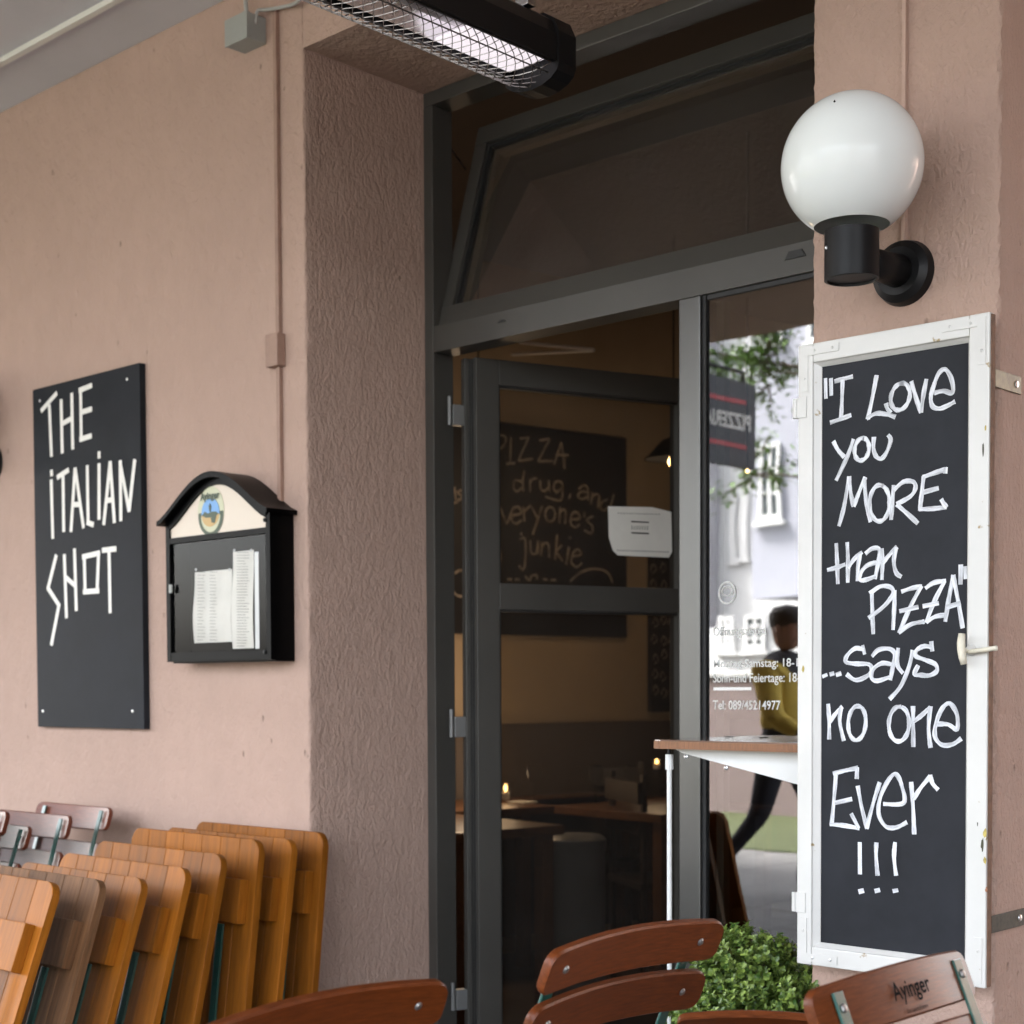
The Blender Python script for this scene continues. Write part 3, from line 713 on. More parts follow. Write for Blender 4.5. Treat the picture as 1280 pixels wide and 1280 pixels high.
# ================================================================== ITALIAN SHOT SIGN
ys = -.022
cs = [HY(40, 487, ys), HY(173.5, 454, ys), HY(181, 911, ys), HY(48, 909, ys)]
x0, x1 = (cs[0].x+cs[3].x)/2, (cs[1].x+cs[2].x)/2; z1, z0 = (cs[0].z+cs[1].z)/2, (cs[2].z+cs[3].z)/2
SG = thing('wall_sign', 'tall black wall board with white taped angular lettering', 'sign', ((x0+x1)/2, 0, z0))
MB().box((x0, ys, z0), (x1, -.001, z1), bev=.0015).build('board', M_signb, SG)
def D1(x, y): return HY(40 + x/5.333, 440 + y/5.333, ys)
def D2(x, y): return HY(40 + x/5.12, 670 + y/5.12, ys)
TA = [[(60,395),(168,272)], [(116,350),(131,698)], [(195,315),(203,676)], [(266,272),(273,650)], [(200,480),(270,440)],
 [(325,240),(330,592)], [(313,258),(402,222)], [(330,402),(402,380)], [(318,584),(400,558)],
 [(131,785),(133,828)], [(130,850),(141,1245)], [(168,838),(248,785)], [(209,825),(214,1200)], [(289,772),(262,1200)], [(290,772),(346,1174)], [(279,1018),(325,1015)],
 [(371,755),(377,1140)], [(366,1135),(414,1152)], [(450,662),(450,710)], [(450,742),(450,1118)], [(525,728),(481,1154)], [(524,728),(553,1140)], [(500,990),(540,985)],
 [(592,722),(596,1128)], [(590,735),(652,1064)], [(689,715),(650,1064)]]
TB = [[(157,120),(102,340)], [(100,328),(178,450)], [(176,430),(124,700)], [(208,116),(222,526)], [(273,80),(285,480)], [(215,262),(278,318)],
 [(322,135),(437,108)], [(428,100),(418,355)], [(432,350),(328,358)], [(336,120),(342,362)], [(450,92),(542,82)], [(495,92),(502,494)]]
for T_, fn in ((TA, D1), (TB, D2)):
    for s_ in T_:
        pass
    ribbons(T_, fn, .0165, (0, -1, 0), .0006, smooth=False, taper=False).build('taped_lettering', M_white, SG)
for px, py in ((50, 501), (159, 474), (54, 889), (166, 889)):
    p = HY(px, py, ys); MB().lathe([(0, .003), (.0045, .002), (.005, 0)], 10, Matrix.Translation(p) @ Matrix.Rotation(math.pi/2, 4, 'X')).build('screw', M_steel, SG)
# ================================================================== MENU DISPLAY BOX
yb_ = -.085
bx0 = HY(208, 750, yb_).x; bx1 = HY(338, 750, yb_).x
bz0 = HY(270, 826, yb_).z; bzs = HY(335, 634, yb_).z
ap = HY(268, 590, yb_).z
MX = thing('menu_case', 'black arched menu display case with cream crest panel and lit pages', 'display case', ((bx0+bx1)/2, 0, bz0))
W_ = bx1 - bx0; cxm = (bx0+bx1)/2
def arch(x0, x1, zl, za, n=22):
    out = []
    for i in range(n+1):
        u = i/n*2 - 1; s_ = .5*(1+math.cos(math.pi*abs(u)))
        out.append((x0 + (x1-x0)*i/n, zl + (za-zl)*(s_**.66)))
    return out
# carcass: back and sides (hollow), roof shell
q = MB()
q.box((bx0+.012, -.002, bz0+.012), (bx1-.012, -.008, bzs)); q.build('back_panel', pbr('case_lining', (.002, .0018, .002), .8, spec=.05), MX)
q = MB(); q.box((bx0+.004, yb_+.018, bz0+.006), (bx0+.012, -.002, bzs-.005)); q.box((bx1-.012, yb_+.018, bz0+.006), (bx1-.002, -.002, bzs-.005)); q.box((bx0+.004, yb_+.018, bz0-.004), (bx1-.002, -.002, bz0+.006))
q.build('carcass', M_black, MX)
tymp = arch(bx0+.004, bx1-.002, bzs-.006, ap-.024)
MB().prism([(x, z) for x, z in tymp] , 1, yb_+.018, -.002).build('gable', M_black, MX)
ro = arch(bx0-.014, bx1+.014, bzs-.004, ap); ri = arch(bx0-.014, bx1+.014, bzs-.016, ap-.016)
MB().prism(ro + ri[::-1], 1, yb_-.022, -.0015).build('roof', M_black, MX, auto=35)
# door frame of the case
q = MB()
q.box((bx0, yb_, bz0), (bx0+.018, yb_+.0175, bzs-.012)); q.box((bx1-.018, yb_, bz0), (bx1, yb_+.0175, bzs-.012))
q.box((bx0+.0185, yb_+.0004, bz0), (bx1-.0185, yb_+.0175, bz0+.026))
zc0 = HY(270, 668, yb_).z; 
q.box((bx0+.0185, yb_+.0004, zc0-.012), (bx1-.0185, yb_+.0175, zc0+.004))
q.build('door_frame', M_black, MX)
arc_o = arch(bx0, bx1, bzs-.0125, ap-.017); arc_i = arch(bx0+.018, bx1-.018, bzs-.026, ap-.034)
MB().prism(arc_o + arc_i[::-1], 1, yb_, yb_+.0175).build('arched_rail', M_black, MX)
crp = [(bx1-.0185, zc0+.0045), (bx0+.0185, zc0+.0045)] + arch(bx0+.0185, bx1-.0185, bzs-.027, ap-.035)
MB().prism(crp, 1, yb_+.006, yb_+.010).build('crest_panel', M_cream, MX)
MB().box((bx0+.0185, yb_+.008, bz0+.0265), (bx1-.0185, yb_+.011, zc0-.0125)).build('case_glass', M_glass3, MX)
# crest
cp = HY(264, 640, yb_+.006); ty = yb_+.0055
def disc(cx, cz, rx, rz, y, n=28, a0=0, a1=360): return [(cx+rx*math.cos(R(a0+(a1-a0)*k/n)), cz+rz*math.sin(R(a0+(a1-a0)*k/n))) for k in range(n if a1-a0 == 360 else n+1)]
M_cg = pbr('crest_green', (.05, .075, .045), .5); M_cb = pbr('crest_blue', (.16, .34, .62), .5); M_cy = pbr('crest_cream', (.52, .52, .36), .5); M_co = pbr('crest_ochre', (.5, .33, .13), .5)
CR = MB().prism(disc(cp.x, cp.z+.003, .060, .068, 0), 1, ty-.001, ty).build('crest', M_cy, MX)
def cre(poly, lv, m): MB().prism([(cp.x + (x-cp.x)*1.75, cp.z-.004 + (z-cp.z)*1.08) for x, z in poly], 1, ty-.001-lv*.0005, ty-.001).build('crest_layer', m, CR)
cre(disc(cp.x, cp.z-.004, .033, .054, 0, a0=172, a1=368), 1, M_cg)
cre(disc(cp.x, cp.z-.006, .025, .042, 0, a0=180, a1=360), 2, M_cy)
cre(disc(cp.x, cp.z+.003, .0235, .036, 0), 3, M_cb)
cre(disc(cp.x, cp.z-.003, .023, .031, 0, a0=180, a1=360), 4, M_co)
cre([(cp.x-.022, cp.z-.003), (cp.x-.014, cp.z+.006), (cp.x-.006, cp.z), (cp.x+.004, cp.z+.004), (cp.x+.014, cp.z+.003), (cp.x+.022, cp.z-.003), (cp.x+.012, cp.z-.012), (cp.x-.012, cp.z-.01)], 5, M_cg)
cre([(cp.x-.0012, cp.z+.004), (cp.x+.0012, cp.z+.004), (cp.x+.003, cp.z+.018), (cp.x, cp.z+.026), (cp.x-.003, cp.z+.018)], 6, M_cg)
cre([(cp.x+.002, cp.z-.012), (cp.x+.016, cp.z-.01), (cp.x+.012, cp.z-.026), (cp.x+.004, cp.z-.024)], 6, M_cg)
text('Ayinger', .027, Matrix.Translation((cp.x, ty-.0045, cp.z+.036)) @ FRONT, M_cg, 'crest_lettering', CR, align='CENTER', bold=.0012)
# menu pages (inside the case)
def page(x0, x1, y0, y1, nrow, cols, label):
    yy = -.03; a = HY(x0, y1, yy); b = HY(x1, y0, yy)
    n = 8; mb = MB(); A = []; B = []
    for i in range(n+1):
        t = i/n; z = a.z + (b.z-a.z)*t; yo = yy - .006*math.sin(t*math.pi*1.6)
        A.append(mb.bm.verts.new((a.x+.002*math.sin(t*5), yo, z))); B.append(mb.bm.verts.new((b.x+.004*math.sin(t*5), yo, z)))
    for i in range(n): mb.bm.faces.new((A[i], B[i], B[i+1], A[i+1]))
    r = bmesh.ops.extrude_face_region(mb.bm, geom=list(mb.bm.faces)); bmesh.ops.translate(mb.bm, vec=(0, .0005, 0), verts=[v for v in r['geom'] if isinstance(v, bmesh.types.BMVert)])
    o = solo(mb, 'menu_page', M_paper, label, 'menu page', 'pages pinned inside the menu case')
    st = []
    for i in range(nrow):
        zt_ = y0 + (y1-y0)*(i+1)/(nrow+1)
        for c0, c1 in cols: 
            e = c0 + (c1-c0)*random.uniform(.6, 1)
            st.append([(x0+(x1-x0)*c0, zt_), (x0+(x1-x0)*e, zt_)])
    ribbons(st, lambda x, y: HY(x, y, -.0368), .0012, (0, -1, 0), .0002, smooth=False, step=0).build('printed_line', M_inkg, o)
    for px in (x0+2, x1-2):
        p = HY(px, y0+1, -.038); MB().lathe([(0, .003), (.004, .0015), (.0045, 0)], 10, Matrix.Translation(p) @ Matrix.Rotation(math.pi/2, 4, 'X')).build('pin', M_steel, o)
page(243, 289, 711, 804, 22, [(.08, .3), (.42, .62)], 'wider curled menu page pinned at the left inside the case')
page(291, 316, 687, 811, 34, [(.2, .85)], 'long narrow menu page pinned at the right inside the case')
MB().box((HY(318, 700, -.03).x, -.03, HY(318, 811, -.03).z), (HY(323, 700, -.03).x, -.0295, HY(318, 690, -.03).z)).build('backing_sheet', M_whitem, MX)
for py in (650, 815):
    p = HY(331, py, yb_-.001); MB().lathe([(0, .004), (.006, .002), (.006, 0)], 10, Matrix.Translation(p) @ Matrix.Rotation(math.pi/2, 4, 'X')).build('hinge_screw', M_blackm, MX)
p = HY(214, 736, yb_-.001); MB().box((p.x-.005, yb_-.006, p.z-.012), (p.x+.006, yb_-.0003, p.z+.012), bev=.001).build('latch', M_greyp, MX)
# ================================================================== CABLES, CONDUITS, JUNCTION BOX
cx = HY(350, 300, 0).x
ztop = HY(348, 12, 0).z; zj1 = HY(345, 420, 0).z; zj0 = HY(345, 461, 0).z; zbx = HY(350, 612, 0).z
CD = thing('cable_conduit', 'thin painted cable duct running down the left wall to the menu case', 'conduit', (cx, 0, zbx-.2))
MB().box((cx-.007, -.013, zj1), (cx+.007, -.0005, ztop), bev=.0015).build('duct', M_conduit, CD)
MB().box((cx-.007, -.013, bzs), (cx+.007, -.0005, zj0), bev=.0015).build('duct', M_conduit, CD)
MB().box((cx-.032, -.030, zj0), (cx+.020, -.0005, zj1), bev=.003).build('junction_cover', M_conduit, CD)
jb0 = HY(284, 60, -.06); jb1 = HY(311, 14, -.06)
JB = thing('junction_box', 'grey plastic junction box high on the left wall below the ceiling', 'junction box', ((jb0.x+jb1.x)/2, 0, jb0.z))
MB().box((jb0.x, -.062, jb0.z), (jb1.x+.0, -.0005, jb1.z), bev=.004).build('box_body', M_greyp, JB)
MB().box((jb0.x-.001, -.068, jb0.z-.001), (jb1.x+.001, -.0625, jb1.z+.001), bev=.002).build('lid', M_greyp, JB)
MB().tube([((jb0.x+jb1.x)/2, -.03, jb1.z-.001), ((jb0.x+jb1.x)/2, -.03, jb1.z+.02)], .012, 12).build('cable_gland', M_greyp, JB)
solo(MB().tube(cmr([((jb0.x+jb1.x)/2, -.03, jb1.z+.021), ((jb0.x+jb1.x)/2-.004, -.03, jb1.z+.06), ((jb0.x+jb1.x)/2-.002, -.025, ZC-.002)]), .006, 8), 'power_cable', M_cable, 'short grey cable rising from the junction box to the ceiling', 'cable', smooth=True)
solo(MB().tube(cmr([(jb1.x-.005, -.03, jb0.z+.05), HY(320, 28, -.035), HY(322, 14, -.03), HY(334, 12, -.02), HY(352, 9, -.02), HY(372, 2, -.03), HY(400, -25, -.05), HY(470, -60, -.1)]), .005, 8), 'power_cable', M_cable, 'grey cable looping from the junction box towards the heater', 'cable', smooth=True)
pcx = HY(1133, 150, 0).x
solo(MB().box((pcx-.004, -.012, HY(1133, 330, 0).z), (pcx+.004, .001, ZC-.001), bev=.0015), 'cable_conduit', pbr('conduit_pier', WALLC, .8, var=.1), 'slim pink cable duct running up the pier above the globe lamp', 'conduit')
# ================================================================== GLOBE LAMPS
def globe_opal():
    m = bpy.data.materials.new('opal_glass'); m.use_nodes = True; b = m.node_tree.nodes['Principled BSDF']
    b.inputs['Base Color'].default_value = (.72, .75, .74, 1); b.inputs['Roughness'].default_value = .1; b.inputs['Specular IOR Level'].default_value = .22
    b.inputs['Subsurface Weight'].default_value = .0; b.inputs['Coat Weight'].default_value = .0
    return m
M_opal = globe_opal()
pc = HY(1131, 342, 0); gd = -.187
gz = HY(1065, 207, gd).z; gr = .1275
cz0 = HY(1062, 351, gd).z; cz1 = HY(1062, 290, gd).z
GL = thing('globe_lamp', 'white glass globe wall lamp on a black bracket at the top of the pier', 'lamp', (pc.x, 0, pc.z), (0, 0, 0), 'globe wall lamps of the arcade')
gx = HY(1065, 207, gd).x
prof = [(gr*math.sin(R(a)), gz - pc.z + gr*math.cos(R(a))) for a in range(0, 151, 4)]
prof[0] = (0, prof[0][1])
TX = Matrix.Translation((gx-pc.x, gd, 0))
MB().lathe(prof, 64, TX).build('globe', M_opal, GL, world=False, smooth=True)
rc_ = .049; a, b = cz0 - pc.z, cz1 - pc.z
MB().lathe([(0, a+.004), (rc_-.006, a+.004), (rc_-.005, a), (rc_, a+.001), (rc_, b), (rc_-.006, b+.001), (rc_-.006, b-.02), (0, b-.02)], 40, TX).build('socket_cup', M_blackm, GL, world=False, auto=35)
mb = MB(); zz = (a+b)/2
mb.bm.free(); mb = MB()
q0 = Vector((gx-pc.x, gd+.03, zz)); q1 = Vector((0, -.012, .0))
mb.tube([q0, q0.lerp(q1, .5), q1], [.026, .028, .032], 20); mb.build('arm', M_blackm, GL, world=False, smooth=True)
MB().lathe([(0, .03), (.045, .028), (.058, .018), (.062, .0), (0, 0)], 40, Matrix.Translation((0, -.0005, 0)) @ Matrix.Rotation(math.pi/2, 4, 'X')).build('wall_plate', M_blackm, GL, world=False, auto=35)
p = HY(1041, 310, gd-.05); MB().lathe([(0, .003), (.003, .002), (.0035, 0)], 8, Matrix.Translation((gx-pc.x-.028, gd-.0405, (b+a)/2+.012)) @ Matrix.Rotation(math.pi/2, 4, 'X') @ Matrix.Rotation(R(35), 4, 'Y')).build('screw', M_steel, GL, world=False)
pl_ = HY(-8, 579, 0)
MB().lathe([(0, -.0025), (.0022, 0), (0, .0035)], 8, Matrix.Translation(Vector((gx-pc.x, gd, gz-pc.z)) + Vector((.022, -.100, .088)).normalized()*(gr+.0005))).build('speck', M_ink, GL, world=False)
dup(GL, (pl_.x, 0, pl_.z), None, 'black lamp bracket just cut by the left edge of the picture beside the black sign')
# ================================================================== CHALKBOARD IN OLD WINDOW SASH
yf = -.062
c4 = [HY(993.5, 433, yf), HY(1233, 390, yf), HY(1236, 1235, yf), HY(1000, 1206, yf)]
i4 = [HY(1023.5, 459, yf+.014), HY(1206.5, 429, yf+.014), HY(1210, 1198, yf+.014), HY(1029, 1181, yf+.014)]
ox0, ox1 = (c4[0].x+c4[3].x)/2, (c4[1].x+c4[2].x)/2; oz1, oz0 = (c4[0].z+c4[1].z)/2, (c4[2].z+c4[3].z)/2
jx0, jx1 = (i4[0].x+i4[3].x)/2, (i4[1].x+i4[2].x)/2; jz1, jz0 = (i4[0].z+i4[1].z)/2, (i4[2].z+i4[3].z)/2
CB = thing('framed_chalkboard', 'chalkboard with handwritten pizza quote framed in an old white window sash', 'chalkboard', ((ox0+ox1)/2, 0, oz0))
yk = -.043
def tiltbox(name, a, b):
    return MB().box(a, b, bev=.003).build(name, M_sash, CB)
fw = .006
bxi0 = jx0 - .012; bxi1 = jx1 + .008; bzi0 = jz0 - .008; bzi1 = jz1 + .008
tiltbox('frame_stile', (ox0, yf, oz0), (bxi0, yk, oz1)); tiltbox('frame_stile', (bxi1, yf, oz0), (ox1, yk, oz1))
tiltbox('frame_rail', (bxi0+.0003, yf+.0006, bzi1), (bxi1-.0003, yk, oz1)); tiltbox('frame_rail', (bxi0+.0003, yf+.0006, oz0), (bxi1-.0003, yk, bzi0))
# inner moulding, sloping down to the slate
q = MB(); o4 = [(bxi0, bzi0), (bxi1, bzi0), (bxi1, bzi1), (bxi0, bzi1)]; n4 = [(jx0, jz0), (jx1, jz0), (jx1, jz1), (jx0, jz1)]
A = [q.bm.verts.new((x, yf+.005, z)) for x, z in o4]; B = [q.bm.verts.new((x, yf+.0145, z)) for x, z in n4]; C_ = [q.bm.verts.new((x, yf+.02, z)) for x, z in n4]; D_ = [q.bm.verts.new((x, yf+.02, z)) for x, z in o4]
for i in range(4):
    j = (i+1) % 4
    q.bm.faces.new((A[i], A[j], B[j], B[i])); q.bm.faces.new((B[i], B[j], C_[j], C_[i])); q.bm.faces.new((C_[i], C_[j], D_[j], D_[i]))
q.build('inner_moulding', M_sash, CB)
# brown bare wood edge on the right side
MB().box((ox1+.0004, yf+.004, oz0+.002), (ox1+.0022, yk-.001, oz1-.003)).build('bare_edge', pbr('bare_edge', (.16, .085, .05), .8, var=.4, vscale=40), CB)
ysl = yf + .0165
SLT = MB().box((jx0-.004, ysl, jz0-.004), (jx1+.004, ysl+.004, jz1+.004)).build('slate', M_slate, CB)
def TA_(s): return lambda x, y: HY(1020 + x/s[0], s[1] + y/s[0], ysl)
A_ = [[(70,190),(73,340)], [(110,190),(112,318)], [(135,215),(200,196),(270,178)], [(195,200),(190,350),(183,492)], [(103,515),(180,488),(258,458)],
 [(443,168),(412,330),(378,490)], [(370,484),(440,447),(520,455),(580,474)], [(511,372),(520,410),(545,445)], ell(615,325,68,98,-.15,n=14,a0=-20), [(695,212),(728,330),(766,442)], [(766,442),(782,320),(805,196)],
 [(862,298),(930,284),(996,296),(988,200),(945,128),(898,152),(860,240),(837,330),(850,395),(900,412),(960,390),(1014,360)],
 [(128,648),(160,710),(208,766)], [(275,633),(230,760),(148,936)], ell(335,708,52,82,-.1,n=12), [(424,618),(420,700),(440,760),(480,775),(520,720),(545,640),(525,603)],
 [(168,1268),(205,1130),(243,905)], [(243,905),(256,1030),(275,1125)], [(275,1125),(320,1010),(362,910)], [(355,915),(366,1070),(398,1238)], ell(465,1100,72,132,-.02,n=14,a0=10,a1=380),
 [(568,968),(558,1100),(549,1222)], [(568,1005),(640,945),(710,945),(726,990),(690,1050),(588,1108)], [(588,1108),(660,1170),(745,1248)],
 [(778,912),(860,882),(956,850)], [(948,838),(942,885)], [(786,905),(770,1050),(758,1155)], [(782,1022),(896,990)], [(752,1145),(850,1140),(955,1130)], [(913,1070),(930,1100),(955,1132)]]
B_ = [[(148,110),(155,260),(160,408)], [(82,306),(150,288),(215,264)], [(228,103),(234,250),(232,398)], [(234,292),(280,225),(338,175)], [(322,190),(306,290),(305,386)],
 [(360,188),(410,150),(462,158),(452,260),(430,372)], [(440,250),(370,275),(325,330),(322,378),(370,375),(436,350)], [(480,148),(485,260),(480,378)], [(484,258),(540,190),(592,136)], [(584,140),(568,240),(585,325),(624,356)],
 [(408,468),(412,620),(418,772)], [(392,478),(470,425),(545,432),(562,480),(500,565),(384,656)], [(576,452),(570,600),(562,742)], [(622,464),(700,438),(774,424)], [(770,420),(690,570),(605,765)], [(603,762),(690,702),(792,680)], [(608,606),(748,574)],
 [(797,440),(860,398),(948,384)], [(940,384),(860,540),(804,690)], [(804,684),(870,645),(950,633)], [(778,570),(896,546)], [(1002,342),(968,520),(943,682)], [(1000,342),(1038,540),(1070,730)], [(948,578),(1056,546)], [(1056,266),(1054,412)], [(1090,278),(1093,372)],
 [(48,1082),(86,1066)], [(102,1066),(136,1056)], [(148,1070),(187,1056)], [(342,852),(358,920)], [(352,886),(290,876),(232,925),(222,975),(300,988),(388,992),(408,1035),(370,1080),(290,1106),(225,1062)],
 [(410,935),(460,886),(540,880),(576,920),(562,1010),(544,1108)], [(552,992),(480,985),(417,1030),(408,1090),(450,1112),(545,1082)], [(602,872),(594,990),(637,1058)], [(708,888),(680,1010),(620,1150),(538,1246)],
 [(842,824),(850,898)], [(846,868),(790,860),(735,890),(730,932),(800,960),(872,992),(882,1040),(830,1072),(770,1070),(720,1062),(748,998)]]
C2 = [[(70,90),(76,190),(76,294)], [(80,195),(110,150),(152,106)], [(145,106),(136,190),(160,302)], ell(235,200,50,98,-.05,n=12), ell(475,205,58,100,-.03,n=12,a0=10), [(555,103),(556,220),(557,337)], [(558,192),(600,160),(655,108)], [(655,104),(644,230),(656,342)],
 [(688,206),(755,208),(806,234),(806,150),(765,88),(720,120),(685,210),(682,280),(720,324),(780,322),(832,288)],
 [(98,490),(165,472),(242,456)], [(236,452),(234,520)], [(116,488),(104,640),(90,784)], [(110,656),(208,634)], [(80,778),(160,785),(250,802)], [(202,716),(246,802)], [(240,558),(262,680),(294,804)], [(290,804),(325,670),(366,538)],
 [(385,662),(502,656),(492,560),(460,493),(420,520),(370,620),(360,720),(400,790),(460,796),(522,766)], [(545,536),(556,680),(563,836)], [(558,634),(600,570),(656,502)], [(654,496),(668,545),(700,582)],
 [(252,880),(253,1064)], [(347,882),(345,960),(354,1072)], [(454,880),(448,970),(460,1072)], [(245,1164),(276,1156)], [(337,1160),(368,1153)], [(440,1160),(472,1154)]]
for L_, s_ in ((A_, (5.82, 440)), (B_, (5.82, 660)), (C2, (4.57, 860))):
    ribbons(L_, TA_(s_), .0084, (0, -1, 0), .0005, step=.00004).build('chalk_writing', M_chalk, SLT)
# corner irons, hinges, latch, screws, chips of paint
def flat(px0, py0, px1, py1, th, name, m, par=CB, y=yf, bev=.0006):
    a, b = HY(px0, py0, y), HY(px1, py1, y)
    return MB().box((a.x, y-th, a.z), (b.x, y-.0002, b.z), bev=bev).build(name, m, par)
def corner(cxp, czp, sx, sz):
    q = MB(); Lh = .085; w2 = .016
    poly = [(0, 0), (Lh, 0), (Lh, w2), (w2, w2), (w2, Lh), (0, Lh)]
    q.prism([(cxp + sx*x, czp + sz*y) for x, y in poly], 1, yf-.0015, yf-.0002); q.build('corner_iron', M_sash, CB)
    for u, v in ((.03, .008), (.07, .008), (.008, .06)):
        MB().lathe([(0, .002), (.0028, .001), (.003, 0)], 8, Matrix.Translation((cxp+sx*u, yf-.0015, czp+sz*v)) @ Matrix.Rotation(math.pi/2, 4, 'X')).build('screw', M_steel if random.random() < .3 else M_sash, CB)
corner(ox0+.007, oz1-.007, 1, -1); corner(ox1-.007, oz1-.007, -1, -1); corner(ox0+.007, oz0+.007, 1, 1); corner(ox1-.007, oz0+.007, -1, 1)
for py in (510, 1128):
    p = HY(1000, py, yf)
    h = MB().box((ox0-.001, yf-.002, p.z-.02), (ox0+.02, yf-.0003, p.z+.02), bev=.0008).build('hinge', M_sash, CB)
    MB().tube([(ox0-.007, yf+.003, p.z-.019), (ox0-.007, yf+.003, p.z+.019)], .006, 10).build('hinge_pin', M_sash, h)
# latch: T-shaped olive handle and lever
p = HY(1214, 813, yf)
LT_ = MB().lathe([(0, .014), (.006, .012), (.010, .004), (.011, 0)], 14, Matrix.Translation((p.x, yf, p.z)) @ Matrix.Rotation(math.pi/2, 4, 'X')).build('latch', M_sash, CB, smooth=True)
q = HY(1202, 812, yf-.025)
M_ivory = pbr('ivory_paint', (.66, .62, .50), .4, var=.1, vscale=60)
hp = [(q.x+.001, yf-.026, q.z+.029), (q.x, yf-.027, q.z+.012), (q.x+.001, yf-.028, q.z), (q.x+.003, yf-.027, q.z-.014), (q.x+.005, yf-.026, q.z-.027)]
MB().tube(hp, [.0062, .0075, .0075, .0072, .0055], 12).build('latch_knob', M_ivory, LT_, smooth=True)
MB().tube(cmr([(q.x+.002, yf-.026, q.z-.001), (p.x-.004, yf-.020, p.z-.001), (p.x, yf-.006, p.z)], 4), .004, 8).build('latch_stem', M_ivory, LT_, smooth=True)
q2 = HY(1246, 810, yf-.012)
MB().tube(cmr([(p.x, yf-.010, p.z-.002), (p.x+.01, yf-.013, p.z-.002), (q2.x, yf-.012, q2.z)], 5), [.004]*5 + [.0045]*5 + [.005], 8).build('latch_lever', M_ivory, LT_, smooth=True)
M_chip = pbr('paint_chip', (.45, .36, .10), .8, var=.5, vscale=90); M_chip2 = pbr('paint_chip_dark', (.06, .06, .035), .8)
def chip(px, py, w_, h_, m, n=11):
    c = HY(px, py, yf); pts = []
    for k in range(n):
        a = 2*math.pi*k/n; r0 = random.uniform(.6, 1.15); pts.append((c.x + w_*r0*math.cos(a), c.z + h_*r0*math.sin(a)))
    MB().prism(pts, 1, yf-.0006, yf+.0005).build('paint_chip', m, CB)
chip(1231, 1042, .0035, .010, M_chip); chip(1228, 1056, .003, .014, M_chip2); chip(1231, 1076, .003, .007, M_chip); chip(1229, 562, .002, .013, M_chip2); chip(1232, 535, .002, .006, M_chip)
chip(1222, 1030, .0012, .004, M_chip2); chip(1233, 1112, .0025, .005, pbr('bare_wood_chip', (.35, .17, .10), .8)); chip(1004, 836, .003, .008, M_chip)
# wall hooks behind the frame
for (a, b), m, lb_ in ((((1236, 470), (1274, 487)), M_brass, 'brass slotted wall strap beside the top of the chalkboard'), (((1238, 1141), (1278, 1157)), pbr('worn_dark_metal', (.03, .03, .02), .55, metal=.3, var=.8, vscale=80), 'worn dark wall strap beside the bottom of the chalkboard')):
    # strap lies on the side face of the pier (plane x = XP1)
    p, q = HX(a[0]+12, a[1], XP1), HX(b[0], b[1], XP1)
    zc_ = (p.z+q.z)/2; p.z = zc_+.016; q.z = zc_-.016
    t = thing('wall_strap', lb_, 'bracket', (XP1, (p.y+q.y)/2, q.z))
    MB().box((XP1+.0005, -.02, q.z), (XP1+.004, q.y, p.z), bev=.0008).build('strap_plate', m, t)
    MB().box((ox1-.03, yk+.001, q.z+.002), (XP1+.004, yk+.004, p.z-.002)).build('strap_hook', m, t)
    MB().lathe([(0, .003), (.006, .002), (.007, 0)], 12, Matrix.Translation((XP1+.004, q.y-.02, (p.z+q.z)/2)) @ Matrix.Rotation(math.pi/2, 4, 'Y')).build('screw', M_steel, t)
# ================================================================== INFRARED HEATER
ry = Vector((0, 1, 0))
e = HX(684, 70, -2.17)
HXr = -2.17; hz0 = e.z; hy1 = e.y
hy0 = hy1 - .66; hy1 += .03
HT = thing('infrared_heater', 'long black infrared heater with wire guard hanging above the door', 'heater', (HXr-.075, (hy0+hy1)/2, hz0))
wH, hH = .145, .105
prof = [(0, 0), (0, .055), (-.012, .085), (-.04, hH), (-wH+.04, hH), (-wH+.012, .085), (-wH, .055), (-wH, 0), (-wH+.012, 0), (-wH+.014, .05), (-wH+.045, .08), (-.045, .08), (-.014, .05), (-.012, 0)]
MB().prism([(HXr+x, hz0+z) for x, z in prof], 1, hy0, hy1).build('housing', M_blackm, HT)
M_refl = pbr('reflector', (.75, .74, .76), .22, metal=1, var=.08, vscale=12)
rp = []
for k in range(11):
    u = k/10; x = -.016 - (wH-.032)*u; z = .008 + .062*math.sin(math.pi*u)**.6
    rp.append((HXr+x, hz0+z))
rp2 = [(x, z+.001) for x, z in rp]
MB().prism(rp + rp2[::-1], 1, hy0+.01, hy1-.01).build('reflector', M_refl, HT, auto=40)
# rounded end caps
for yy0, yy1 in ((hy1+.0005, hy1+.055), (hy0-.035, hy0-.0005)):
    out = []
    for k in range(9): a_ = R(180 + 180*k/8); out.append((HXr-wH/2 + (wH/2+.006)*math.cos(a_), hz0 - .004 + .038*math.sin(a_)))
    out += [(HXr+.006, hz0+.06), (HXr-.01, hz0+.092), (HXr-.038, hz0+hH+.005), (HXr-wH+.038, hz0+hH+.005), (HXr-wH+.01, hz0+.092), (HXr-wH-.006, hz0+.06)]
    MB().prism(out, 1, yy0, yy1).build('end_cap', M_blackm, HT)
MB().box((HXr-wH+.022, hy1-.235, hz0+.004), (HXr-.020, hy1-.012, hz0+.012), bev=.003).build('sky_reflection_panel', emis('sky_reflection_glow', (.92, .84, .90), .062), HT)  # emission stands in for bright sky mirrored in the reflector
MB().tube([(HXr-wH/2, hy0+.02, hz0+.03), (HXr-wH/2, hy1-.02, hz0+.03)], .008, 12).build('heating_tube', pbr('quartz_tube', (.75, .72, .74), .15, coat=.5), HT, smooth=True)
def guard(u, v):            # u along, v across 0..1
    a_ = math.pi*v; return (HXr - .010 - (wH-.020)*(1-math.cos(a_))/2, hy0 + .005 + (hy1-hy0-.01)*u, hz0 - .002 - .036*math.sin(a_))
q = MB(); nW = 26
